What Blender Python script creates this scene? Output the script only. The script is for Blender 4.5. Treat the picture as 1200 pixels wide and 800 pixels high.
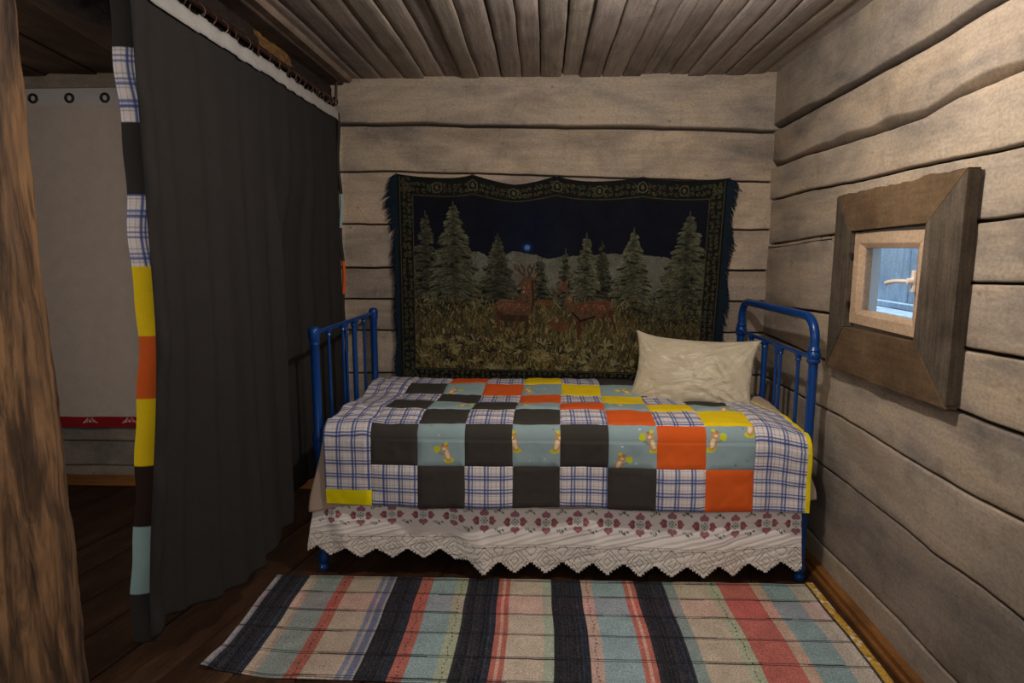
import bpy, bmesh, math, random
import numpy as np
from mathutils import Vector, Matrix
for o in list(bpy.data.objects): bpy.data.objects.remove(o)
scn = bpy.context.scene
C = scn.collection
PI = math.pi
# ------------------------------------------------------------------ camera
cam = bpy.data.cameras.new('camera'); camo = bpy.data.objects.new('camera', cam); C.objects.link(camo)
cam.sensor_width = 36; cam.lens = 22.8; cam.clip_start = .02
camo.location = (0, 0, 1.33)
camo.rotation_euler = (math.radians(90-8.236), 0, math.radians(2.535))
scn.camera = camo
# ------------------------------------------------------------------ world, lamps and fill lights, exposure
w = bpy.data.worlds.new('world'); scn.world = w; w.use_nodes = True
w.node_tree.nodes['Background'].inputs[0].default_value = (.86, .92, 1.0, 1)
w.node_tree.nodes['Background'].inputs[1].default_value = .30
scn.view_settings.view_transform = 'Standard'; scn.view_settings.look = 'None'
scn.view_settings.exposure = -0.42; scn.view_settings.gamma = 1.0; scn.view_settings.use_curve_mapping = False
def lamp(name, kind, loc, energy, col, **kw):
    l = bpy.data.lights.new(name, kind); l.energy = energy; l.color = col
    rot = kw.pop('rot', (0, 0, 0))
    for k, v in kw.items(): setattr(l, k, v)
    o = bpy.data.objects.new(name, l); o.location = loc; o.rotation_euler = rot; C.objects.link(o); return o
lamp('ceiling_lamp', 'POINT', (.36, 1.76, 1.98), 47, (1, .92, .83), shadow_soft_size=.03)
lamp('room_fill', 'POINT', (.15, -.35, 1.72), 40, (1, .93, .86), shadow_soft_size=.14)  # added soft fill from behind the camera, not a fixture of the room
lamp('alcove_fill', 'POINT', (-2.2, 1.0, 1.5), 26, (1, .91, .82), shadow_soft_size=.1)  # unseen light added to brighten the alcove, no lamp stands there
lamp('outdoor_daylight', 'AREA', (1.40, 3.0, 2.1), 40, (.58, .78, 1.0), shape='RECTANGLE', size=.3, size_y=1.6)

# ------------------------------------------------------------------ helpers
def lin(c):
    c = np.asarray(c, float)/255.
    return np.where(c <= .04045, c/12.92, ((c+.055)/1.055)**2.4)
K = 1.55
def alb(c, k=1.0): return np.clip(lin(c)*K*k, 0, .95)
def al4(c, k=1.0): return tuple(float(v) for v in alb(c, k))+(1.,)
def tag(o, label=None, cat=None, group=None, kind=None):
    if label: o['label'] = label
    if cat: o['category'] = cat
    if group: o['group'] = group
    if kind: o['kind'] = kind
    return o
def empty(name, loc=(0, 0, 0)):
    o = bpy.data.objects.new(name, None); o.location = loc; o.empty_display_size = .05; C.objects.link(o); return o
def link(name, me, mat, parent=None):
    o = bpy.data.objects.new(name, me); C.objects.link(o)
    if mat is not None:
        me.materials.clear(); me.materials.append(mat)
    if parent is not None:
        o.parent = parent; o.matrix_parent_inverse = Matrix.Translation(-Vector(parent.location))
    return o
def smooth(me): me.polygons.foreach_set('use_smooth', [True]*len(me.polygons))
def raw_mesh(name, V, Fq, uv=None, col=None, sm=True):
    """V (n,3), Fq (m,4) quads, uv per vertex (n,2), col per vertex (n,3) linear"""
    me = bpy.data.meshes.new(name); V = np.asarray(V, np.float32); Fq = np.asarray(Fq, np.int32)
    me.vertices.add(len(V)); me.vertices.foreach_set('co', V.ravel())
    me.loops.add(Fq.size); me.loops.foreach_set('vertex_index', Fq.ravel())
    me.polygons.add(len(Fq)); me.polygons.foreach_set('loop_start', np.arange(0, Fq.size, 4, dtype=np.int32))
    try: me.polygons.foreach_set('loop_total', np.full(len(Fq), 4, np.int32))
    except Exception: pass
    me.update(calc_edges=True)
    if sm: smooth(me)
    if uv is not None:
        l = me.uv_layers.new(name='UVMap'); l.data.foreach_set('uv', np.asarray(uv, np.float32)[Fq.ravel()].ravel())
    if col is not None:
        a = me.color_attributes.new('Col', 'FLOAT_COLOR', 'POINT')
        c4 = np.ones((len(V), 4), np.float32); c4[:, :3] = col; a.data.foreach_set('color', c4.ravel())
    me.validate(); return me
def grid_faces(n, m, mask=None, off=0):
    i, j = np.meshgrid(np.arange(n-1), np.arange(m-1), indexing='ij')
    a = i*m+j
    f = np.stack([a, a+m, a+m+1, a+1], -1)
    if mask is not None: f = f[mask]
    return f.reshape(-1, 4)+off
def grid_mesh(name, P, uv=None, col=None, mask=None, flip=False):
    n, m, _ = P.shape
    f = grid_faces(n, m, mask)
    if flip: f = f[:, ::-1]
    return raw_mesh(name, P.reshape(-1, 3), f, None if uv is None else uv.reshape(-1, 2), None if col is None else col.reshape(-1, 3))
def solid(o, t, off=-1):
    m = o.modifiers.new('thickness', 'SOLIDIFY'); m.thickness = t; m.offset = off; return o
class MB:
    """collects boxes, lathes and tubes into one mesh"""
    def __init__(s): s.v = []; s.f = []
    def add(s, V, F):
        o = len(s.v); s.v += [tuple(p) for p in V]; s.f += [tuple(i+o for i in q) for q in F]; return s
    def box(s, a, b, mat=None):
        (x0, y0, z0), (x1, y1, z1) = a, b
        V = [(x0, y0, z0), (x1, y0, z0), (x1, y1, z0), (x0, y1, z0), (x0, y0, z1), (x1, y0, z1), (x1, y1, z1), (x0, y1, z1)]
        if mat is not None: V = [tuple(mat@Vector(p)) for p in V]
        return s.add(V, [(0, 3, 2, 1), (4, 5, 6, 7), (0, 1, 5, 4), (1, 2, 6, 5), (2, 3, 7, 6), (3, 0, 4, 7)])
    def tube(s, pts, r, n=14, cap=True):
        pts = [Vector(p) for p in pts]; rr = r if hasattr(r, '__len__') else [r]*len(pts)
        rings = []; prev = None
        for i, p in enumerate(pts):
            t = (pts[min(i+1, len(pts)-1)]-pts[max(i-1, 0)])
            t = t.normalized() if t.length > 1e-9 else Vector((0, 0, 1))
            if prev is None:
                a = Vector((0, 0, 1)) if abs(t.z) < .9 else Vector((0, 1, 0))
                nx = t.cross(a).normalized()
            else:
                nx = (prev-t*prev.dot(t)).normalized()
            prev = nx; ny = t.cross(nx)
            rings.append([p+(nx*math.cos(2*PI*k/n)+ny*math.sin(2*PI*k/n))*rr[i] for k in range(n)])
        V = [q for R in rings for q in R]
        F = [(i*n+k, i*n+(k+1) % n, (i+1)*n+(k+1) % n, (i+1)*n+k) for i in range(len(rings)-1) for k in range(n)]
        if cap: F += [tuple(range(n))[::-1], tuple((len(rings)-1)*n+k for k in range(n))]
        return s.add(V, F)
    def lathe(s, c, prof, axis='z', n=20):
        """prof: list of (r, h) measured from c along axis"""
        d = {'x': Vector((1, 0, 0)), 'y': Vector((0, 1, 0)), 'z': Vector((0, 0, 1))}[axis]
        c = Vector(c)
        e1 = Vector((1, 0, 0)) if axis != 'x' else Vector((0, 1, 0)); e2 = d.cross(e1)
        V = []; 
        for r, h in prof:
            for k in range(n):
                V.append(c+d*h+(e1*math.cos(2*PI*k/n)+e2*math.sin(2*PI*k/n))*max(r, 1e-4))
        F = [(i*n+k, i*n+(k+1) % n, (i+1)*n+(k+1) % n, (i+1)*n+k) for i in range(len(prof)-1) for k in range(n)]
        F += [tuple(range(n))[::-1], tuple((len(prof)-1)*n+k for k in range(n))]
        return s.add(V, F)
    def torus(s, c, R, r, axis='y', n=24, m=8):
        e = {'x': ((0, 1, 0), (0, 0, 1), (1, 0, 0)), 'y': ((1, 0, 0), (0, 0, 1), (0, 1, 0)), 'z': ((1, 0, 0), (0, 1, 0), (0, 0, 1))}[axis]
        e = [Vector(q) for q in e]; c = Vector(c); V = []
        for i in range(n):
            a = 2*PI*i/n; d = e[0]*math.cos(a)+e[1]*math.sin(a)
            for k in range(m):
                b = 2*PI*k/m; V.append(c+d*(R+r*math.cos(b))+e[2]*r*math.sin(b))
        F = [(i*m+k, i*m+(k+1) % m, ((i+1) % n)*m+(k+1) % m, ((i+1) % n)*m+k) for i in range(n) for k in range(m)]
        return s.add(V, F)
    def build(s, name, mat, parent=None, bevel=0, sm=False, autosm=True):
        me = bpy.data.meshes.new(name); me.from_pydata(s.v, [], s.f); me.validate(); me.update()
        bm = bmesh.new(); bm.from_mesh(me); bmesh.ops.recalc_face_normals(bm, faces=bm.faces)
        if sm:
            for f in bm.faces: f.smooth = True
            for e in bm.edges:
                if len(e.link_faces) == 2 and e.calc_face_angle(0) > math.radians(40): e.smooth = False
        bm.to_mesh(me); bm.free()
        o = link(name, me, mat, parent)
        if bevel:
            m = o.modifiers.new('bevel', 'BEVEL'); m.width = bevel; m.segments = 2; m.limit_method = 'ANGLE'
        return o
def vnoise(shape, cells, rng, octaves=1):
    """smooth 2-D value noise in [-1,1]"""
    out = np.zeros(shape); amp = 1; tot = 0; cy, cx = cells
    for _ in range(octaves):
        g = rng.uniform(-1, 1, (int(cy)+3, int(cx)+3))
        y = np.linspace(0, cy, shape[0]); x = np.linspace(0, cx, shape[1])
        y0 = y.astype(int); x0 = x.astype(int); fy = y-y0; fx = x-x0
        fy = (fy*fy*(3-2*fy))[:, None]; fx = (fx*fx*(3-2*fx))[None, :]
        a = g[np.ix_(y0, x0)]; b = g[np.ix_(y0, x0+1)]; c = g[np.ix_(y0+1, x0)]; d = g[np.ix_(y0+1, x0+1)]
        out += amp*((a*(1-fx)+b*fx)*(1-fy)+(c*(1-fx)+d*fx)*fy); tot += amp
        amp *= .5; cy *= 2; cx *= 2
    return out/tot
def n1(x, seed, sc):
    r = np.random.RandomState(seed); x = np.asarray(x, float); o = 0
    for k in range(6): o = o+np.sin(x*sc*(.6+.55*k)+r.uniform(0, 6.28))*r.uniform(.5, 1)/(1+.5*k)
    return o/2.2
def ss(a, b, x):
    t = np.clip((np.asarray(x, float)-a)/(b-a), 0, 1); return t*t*(3-2*t)
class Canvas:
    """a woven / printed picture kept as an array; colours in sRGB 0..255, coordinates in its own units"""
    def __init__(s, x0, x1, y0, y1, w, h, bg=(0, 0, 0)):
        s.x0, s.x1, s.y0, s.y1, s.w, s.h = x0, x1, y0, y1, w, h
        s.a = np.zeros((h, w, 3)); s.a[:] = bg
        s.X = np.linspace(x0, x1, w); s.Y = np.linspace(y0, y1, h)
        s.sx = (w-1)/(x1-x0); s.sy = (h-1)/(y1-y0)
    def win(s, xa, xb, ya, yb):
        i = sorted([(xa-s.x0)*s.sx, (xb-s.x0)*s.sx]); j = sorted([(ya-s.y0)*s.sy, (yb-s.y0)*s.sy])
        return max(0, int(i[0])), min(s.w, int(i[1])+2), max(0, int(j[0])), min(s.h, int(j[1])+2)
    def put(s, win, m, c, al=1.0):
        i0, i1, j0, j1 = win
        if i0 >= i1 or j0 >= j1: return
        v = s.a[j0:j1, i0:i1]; mm = (m*al)[..., None]; v[:] = v*(1-mm)+np.array(c, float)*mm
    def rect(s, xa, xb, ya, yb, c, al=1.0):
        W = s.win(xa, xb, ya, yb); X = s.X[W[0]:W[1]]; Y = s.Y[W[2]:W[3]]
        m = ((X >= xa) & (X < xb))[None, :] & ((Y >= ya) & (Y < yb))[:, None]; s.put(W, m.astype(float), c, al)
    def poly(s, pts, c, al=1.0):
        p = np.array(pts, float); W = s.win(p[:, 0].min(), p[:, 0].max(), p[:, 1].min(), p[:, 1].max())
        if W[0] >= W[1] or W[2] >= W[3]: return
        X, Y = np.meshgrid(s.X[W[0]:W[1]], s.Y[W[2]:W[3]]); m = np.zeros(X.shape, bool)
        q = np.roll(p, -1, 0)
        for (xa, ya), (xb, yb) in zip(p, q):
            if ya == yb: continue
            k = ((ya > Y) != (yb > Y)) & (X < (xb-xa)*(Y-ya)/(yb-ya)+xa); m ^= k
        s.put(W, m.astype(float), c, al)
    def ell(s, x, y, rx, ry, c, al=1.0, ang=0):
        R = max(rx, ry); W = s.win(x-R, x+R, y-R, y+R); 
        X, Y = np.meshgrid(s.X[W[0]:W[1]]-x, s.Y[W[2]:W[3]]-y); ca, sa = math.cos(ang), math.sin(ang)
        m = ((X*ca+Y*sa)/rx)**2+((-X*sa+Y*ca)/ry)**2 < 1; s.put(W, m.astype(float), c, al)
    def line(s, pts, wd, c, al=1.0):
        for (xa, ya), (xb, yb) in zip(pts[:-1], pts[1:]):
            W = s.win(min(xa, xb)-wd, max(xa, xb)+wd, min(ya, yb)-wd, max(ya, yb)+wd)
            if W[0] >= W[1] or W[2] >= W[3]: continue
            X, Y = np.meshgrid(s.X[W[0]:W[1]], s.Y[W[2]:W[3]]); dx, dy = xb-xa, yb-ya; L = dx*dx+dy*dy+1e-12
            t = np.clip(((X-xa)*dx+(Y-ya)*dy)/L, 0, 1); d = np.hypot(X-xa-t*dx, Y-ya-t*dy)
            s.put(W, np.clip((wd/2-d)*abs(s.sx)+.5, 0, 1), c, al)

# ------------------------------------------------------------------ materials
def nt(name):
    m = bpy.data.materials.new(name); m.use_nodes = True; n = m.node_tree.nodes; l = m.node_tree.links
    return m, n, l, n['Principled BSDF']
def ramp(n, stops):
    r = n.new('ShaderNodeValToRGB'); e = r.color_ramp.elements
    while len(e) < len(stops): e.new(.5)
    for k, (p, c) in enumerate(stops): e[k].position = p; e[k].color = c
    return r
def noise(n, l, vec, scale, detail=4, rough=.55, dist=0):
    t = n.new('ShaderNodeTexNoise'); t.inputs['Scale'].default_value = scale; t.inputs['Detail'].default_value = detail
    t.inputs['Roughness'].default_value = rough; t.inputs['Distortion'].default_value = dist; l.new(vec, t.inputs['Vector']); return t.outputs['Fac']
def mapping(n, l, src, sc, rot=(0, 0, 0)):
    m = n.new('ShaderNodeMapping'); m.inputs['Scale'].default_value = sc; m.inputs['Rotation'].default_value = rot; l.new(src, m.inputs['Vector']); return m.outputs[0]
def mix(n, l, kind, fac, a, b):
    m = n.new('ShaderNodeMix'); m.data_type = 'RGBA'; m.blend_type = kind
    for s, v in ((0, fac), (6, a), (7, b)):
        if hasattr(v, 'links') or hasattr(v, 'is_linked'): l.new(v, m.inputs[s])
        else: m.inputs[s].default_value = v
    return m.outputs[2]
def bump(n, l, bs, h, strength, dist=.004):
    b = n.new('ShaderNodeBump'); b.inputs['Strength'].default_value = strength; b.inputs['Distance'].default_value = dist
    l.new(h, b.inputs['Height']); l.new(b.outputs[0], bs.inputs['Normal']); return b
def wood(name, stops, stain=(.3, .29, .29, 1), stain_amt=.6, grain=(1.2, 26, 26), coord='UV', rough=.8, col_attr=True, bstr=.35, knots=True, stain_scale=1.6, gcon=.35):
    m, n, l, bs = nt(name); tc = n.new('ShaderNodeTexCoord'); src = tc.outputs[coord]
    g = noise(n, l, mapping(n, l, src, grain), 3.2, 6, .62, .3)
    r = ramp(n, stops); base = noise(n, l, mapping(n, l, src, (1, 2.6, 2.6)), 2.3, 5, .6, .2)
    l.new(base, r.inputs[0]); c = r.outputs[0]
    gr = ramp(n, [(.28, (1-gcon, 1-gcon, 1-gcon, 1)), (.7, (1.12, 1.12, 1.12, 1))]); l.new(g, gr.inputs[0])
    c = mix(n, l, 'MULTIPLY', 1.0, c, gr.outputs[0])
    s1 = noise(n, l, mapping(n, l, src, (1, 2.2, 2.2)), stain_scale, 5, .62, .6)
    sr = ramp(n, [(.46, (0, 0, 0, 1)), (.72, (stain_amt,)*3+(1,))]); l.new(s1, sr.inputs[0])
    c = mix(n, l, 'MULTIPLY', sr.outputs[0], c, stain)
    if knots:
        v = n.new('ShaderNodeTexVoronoi'); v.inputs['Scale'].default_value = 7; l.new(mapping(n, l, src, (1, 1.4, 1.4)), v.inputs['Vector'])
        kr = ramp(n, [(.0, (.8, .8, .8, 1)), (.055, (.35, .35, .35, 1)), (.09, (0, 0, 0, 1))]); l.new(v.outputs['Distance'], kr.inputs[0])
        c = mix(n, l, 'MULTIPLY', kr.outputs[0], c, (.42, .36, .30, 1))
    f = noise(n, l, mapping(n, l, src, (1, 1.5, 1.5)), 75, 3, .7); fr = ramp(n, [(.36, (.80, .80, .80, 1)), (.62, (1.06, 1.06, 1.06, 1))]); l.new(f, fr.inputs[0])
    c = mix(n, l, 'MULTIPLY', 1.0, c, fr.outputs[0])
    f = noise(n, l, mapping(n, l, src, (1.6, .8, .8)), 7.5, 5, .68, .5); fr = ramp(n, [(.30, (.78, .77, .77, 1)), (.44, (1, 1, 1, 1))]); l.new(f, fr.inputs[0])
    c = mix(n, l, 'MULTIPLY', .8, c, fr.outputs[0])
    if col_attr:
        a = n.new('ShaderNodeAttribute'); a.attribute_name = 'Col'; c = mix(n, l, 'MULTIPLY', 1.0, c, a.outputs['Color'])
    l.new(c, bs.inputs['Base Color']); bs.inputs['Roughness'].default_value = rough
    bs.inputs['Specular IOR Level'].default_value = .25
    bump(n, l, bs, g, bstr); return m
def cloth(name, color=None, attr=False, weave=900, rough=.9, bstr=.25, var=.12, sheen=.0, spec=.15):
    m, n, l, bs = nt(name); tc = n.new('ShaderNodeTexCoord'); o = tc.outputs['Object']
    if attr:
        a = n.new('ShaderNodeAttribute'); a.attribute_name = 'Col'; c = a.outputs['Color']
    else:
        rg = n.new('ShaderNodeRGB'); rg.outputs[0].default_value = color; c = rg.outputs[0]
    f = noise(n, l, o, weave*.45, 2, .7); r = ramp(n, [(.3, (1-var*1.6,)*3+(1,)), (.7, (1+var,)*3+(1,))]); l.new(f, r.inputs[0])
    c = mix(n, l, 'MULTIPLY', 1.0, c, r.outputs[0])
    f2 = noise(n, l, o, 14, 4, .6); r2 = ramp(n, [(.3, (1-var*.6,)*3+(1,)), (.7, (1+var*.4,)*3+(1,))]); l.new(f2, r2.inputs[0])
    c = mix(n, l, 'MULTIPLY', 1.0, c, r2.outputs[0])
    l.new(c, bs.inputs['Base Color']); bs.inputs['Roughness'].default_value = rough; bs.inputs['Specular IOR Level'].default_value = spec
    if sheen: bs.inputs['Sheen Weight'].default_value = sheen
    bump(n, l, bs, f, bstr, .0012); return m
def plain(name, color, rough=.5, metal=0, bstr=0, bscale=60, spec=.5, var=0):
    m, n, l, bs = nt(name); tc = n.new('ShaderNodeTexCoord')
    f = noise(n, l, tc.outputs['Object'], bscale, 4, .6)
    rg = n.new('ShaderNodeRGB'); rg.outputs[0].default_value = color
    r = ramp(n, [(.3, (1-var,)*3+(1,)), (.7, (1+var*.5,)*3+(1,))]); l.new(f, r.inputs[0])
    l.new(mix(n, l, 'MULTIPLY', 1.0, rg.outputs[0], r.outputs[0]), bs.inputs['Base Color'])
    bs.inputs['Roughness'].default_value = rough; bs.inputs['Metallic'].default_value = metal; bs.inputs['Specular IOR Level'].default_value = spec
    if bstr: bump(n, l, bs, f, bstr, .002)
    return m
M = {}
M['log'] = wood('hewn_log_wood', [(.28, al4((112, 106, 101))), (.5, al4((148, 136, 122))), (.72, al4((158, 142, 122)))], stain=(.46, .46, .48, 1), stain_amt=.85, gcon=.10, bstr=.12, grain=(1.2, 14, 14))
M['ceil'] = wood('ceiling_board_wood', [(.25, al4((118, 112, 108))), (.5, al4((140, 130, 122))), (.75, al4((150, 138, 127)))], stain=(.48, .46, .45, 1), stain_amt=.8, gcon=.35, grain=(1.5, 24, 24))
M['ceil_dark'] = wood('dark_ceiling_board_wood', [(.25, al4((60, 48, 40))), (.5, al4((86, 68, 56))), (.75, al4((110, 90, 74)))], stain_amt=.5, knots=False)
M['floor'] = wood('dark_floor_plank_wood', [(.25, al4((40, 27, 18))), (.5, al4((62, 42, 28))), (.75, al4((88, 62, 42)))], stain=(.45, .4, .36, 1), stain_amt=.7, rough=.55, knots=False)
M['bare'] = wood('bare_pine_trim', [(.25, al4((92, 60, 30))), (.5, al4((116, 76, 38))), (.75, al4((134, 90, 48)))], stain_amt=.3, coord='Object', col_attr=False, grain=(14, 1, 14), rough=.5, knots=False, bstr=.1)
M['baredark'] = wood('bare_pine_trim_alcove', [(.25, al4((110, 70, 35))), (.5, al4((135, 88, 45))), (.75, al4((150, 100, 55)))], stain_amt=.3, coord='Object', col_attr=False, grain=(1, 14, 14), rough=.6, knots=False, bstr=.1)
M['lath'] = wood('lath_wood', [(.25, al4((90, 78, 68))), (.5, al4((112, 98, 86))), (.75, al4((126, 110, 96)))], coord='Object', col_attr=False, grain=(24, 1, 24), stain_amt=.5, knots=False)
M['lath_dark'] = wood('dark_ceiling_edge_board', [(.25, al4((48, 38, 33))), (.5, al4((66, 54, 47))), (.75, al4((80, 66, 58)))], coord='Object', col_attr=False, grain=(24, 1, 24), stain_amt=.5, knots=False)
M['casing_brown'] = wood('weathered_brown_board', [(.25, al4((70, 54, 38))), (.5, al4((88, 70, 50))), (.75, al4((104, 84, 62)))], stain=(.6, .58, .55, 1), stain_amt=.5, coord='Object', col_attr=False, grain=(14, 1.6, 14), knots=False, gcon=.25)
M['casing_grey'] = wood('weathered_grey_board', [(.25, al4((58, 50, 42))), (.5, al4((82, 72, 61))), (.75, al4((100, 88, 76)))], stain=(.5, .46, .42, 1), stain_amt=.7, coord='Object', col_attr=False, grain=(26, 26, 1.3), knots=False, gcon=.5, bstr=.5)
M['pine'] = wood('planed_pine', [(.25, al4((154, 130, 108))), (.5, al4((166, 142, 118))), (.75, al4((174, 150, 126)))], stain_amt=.1, coord='Object', col_attr=False, grain=(14, 2, 14), rough=.5, knots=False, gcon=.1, bstr=.06)
M['outboard'] = wood('outdoor_grey_boards', [(.25, al4((120, 134, 148))), (.5, al4((150, 160, 170))), (.75, al4((170, 176, 180)))], stain=(.6, .62, .66, 1), stain_amt=.6, coord='Object', col_attr=False, grain=(10, 10, 1.2), knots=False, gcon=.3)
M['blue'] = plain('blue_enamel_paint', al4((6, 54, 116), .85), rough=.28, bstr=.25, bscale=26, spec=.5, var=.1)
M['white_plastic'] = plain('white_lever_plastic', al4((205, 196, 186)), rough=.35)
M['white_jamb'] = plain('painted_white_jamb', al4((190, 192, 192)), rough=.6)
M['dark_metal'] = plain('dark_iron', al4((40, 36, 34)), rough=.5, metal=.6)
M['rod'] = plain('brown_varnished_rod', al4((36, 20, 14)), rough=.35)
M['ring'] = plain('brown_wooden_ring', al4((66, 42, 31)), rough=.4)
M['nail'] = plain('nail_head', al4((30, 24, 20)), rough=.5)
M['tape'] = cloth('white_heading_tape', al4((146, 144, 142)), var=.2)
M['dark_curtain'] = cloth('charcoal_cotton', al4((40, 38, 37)), weave=700, var=.14)
M['patch'] = cloth('patchwork_cotton', attr=True, weave=800, var=.06)
M['quilt'] = cloth('quilt_cotton', attr=True, weave=800, var=.05, rough=.95)
M['rug'] = cloth('woven_rag_rug', attr=True, weave=420, var=.28, bstr=.7)
M['tapestry'] = cloth('woven_tapestry', attr=True, weave=500, var=.35, bstr=.5)
M['fringe'] = cloth('teal_fringe_yarn', al4((15, 27, 37)), weave=600, var=.3)
M['valance'] = cloth('embroidered_linen', attr=True, weave=900, var=.05)
M['sheet'] = cloth('beige_bed_sheet', al4((158, 140, 126)), var=.05)
M['mattress'] = cloth('mattress_ticking', al4((150, 140, 125)), var=.08)
M['linen_curtain'] = cloth('greige_linen', al4((132, 121, 112), 1.9), weave=700, var=.10)
M['redband'] = cloth('red_woven_band', attr=True, weave=700, var=.08)
# peeled log wood of the post
def post_mat():
    m, n, l, bs = nt('peeled_log_wood'); tc = n.new('ShaderNodeTexCoord'); src = tc.outputs['Object']
    g = noise(n, l, mapping(n, l, src, (16, 16, 1.6)), 2.6, 6, .65, .8)
    b = noise(n, l, mapping(n, l, src, (4, 4, 1.2)), 2.2, 5, .6, .6)
    r = ramp(n, [(.34, al4((44, 32, 22))), (.46, al4((84, 62, 42))), (.56, al4((108, 80, 53))), (.72, al4((128, 98, 66)))]); l.new(b, r.inputs[0])
    gr = ramp(n, [(.34, (.35, .32, .3, 1)), (.54, (1.05, 1.05, 1.05, 1))]); l.new(g, gr.inputs[0])
    c = mix(n, l, 'MULTIPLY', 1.0, r.outputs[0], gr.outputs[0])
    d = noise(n, l, mapping(n, l, src, (9, 9, .9)), 1.6, 5, .7, 1.5); dr = ramp(n, [(.42, (.22, .19, .17, 1)), (.54, (1, 1, 1, 1))]); l.new(d, dr.inputs[0])
    c = mix(n, l, 'MULTIPLY', .85, c, dr.outputs[0])
    l.new(c, bs.inputs['Base Color']); bs.inputs['Roughness'].default_value = .75; bump(n, l, bs, d, .8, .01); return m
M['post'] = post_mat()
def bark_mat():
    m, n, l, bs = nt('rough_dark_bark'); tc = n.new('ShaderNodeTexCoord'); src = tc.outputs['Object']
    g = noise(n, l, mapping(n, l, src, (22, 9, 22)), 2.5, 7, .7, 1.2)
    r = ramp(n, [(.32, al4((12, 7, 6))), (.52, al4((30, 19, 15))), (.72, al4((52, 34, 27)))]); l.new(g, r.inputs[0]); c = r.outputs[0]
    # a bare yellow patch where the bark has come off
    a = n.new('ShaderNodeAttribute'); a.attribute_name = 'Col'
    c = mix(n, l, 'MIX', a.outputs['Fac'], c, mix(n, l, 'MULTIPLY', 1.0, al4((150, 112, 66)), r.outputs[0]))
    y = ramp(n, [(.35, al4((66, 44, 24))), (.65, al4((134, 98, 52)))]); l.new(g, y.inputs[0])
    c = mix(n, l, 'MIX', a.outputs['Fac'], r.outputs[0], y.outputs[0])
    l.new(c, bs.inputs['Base Color']); bs.inputs['Roughness'].default_value = .85; bump(n, l, bs, g, .9, .012); return m
M['bark'] = bark_mat()
def glass_mat():
    m, n, l, bs = nt('window_glass'); bs.inputs['Base Color'].default_value = (1, 1, 1, 1); bs.inputs['Roughness'].default_value = .02
    bs.inputs['Transmission Weight'].default_value = 1; bs.inputs['IOR'].default_value = 1.05
    f = noise(n, l, n.new('ShaderNodeTexCoord').outputs['Object'], 3); bump(n, l, bs, f, .02); return m
M['glass'] = glass_mat()
def satin_mat():
    m, n, l, bs = nt('cream_satin_damask'); tc = n.new('ShaderNodeTexCoord'); o = tc.outputs['Object']
    f = noise(n, l, o, 13, 2, .5, 1.6)
    r = ramp(n, [(.58, al4((176, 165, 142))), (.62, al4((184, 174, 154))), (.66, al4((176, 165, 142)))]); l.new(f, r.inputs[0])
    l.new(r.outputs[0], bs.inputs['Base Color'])
    rr = ramp(n, [(.56, (.40,)*3+(1,)), (.62, (.52,)*3+(1,))]); l.new(f, rr.inputs[0]); l.new(rr.outputs[0], bs.inputs['Roughness'])
    bs.inputs['Specular IOR Level'].default_value = .5; bs.inputs['Sheen Weight'].default_value = .2
    g = noise(n, l, mapping(n, l, o, (1, 1, 2.2), (0, .6, 0)), 8, 3, .5, 1.2); bump(n, l, bs, g, .6, .035); return m
M['satin'] = satin_mat()

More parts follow.
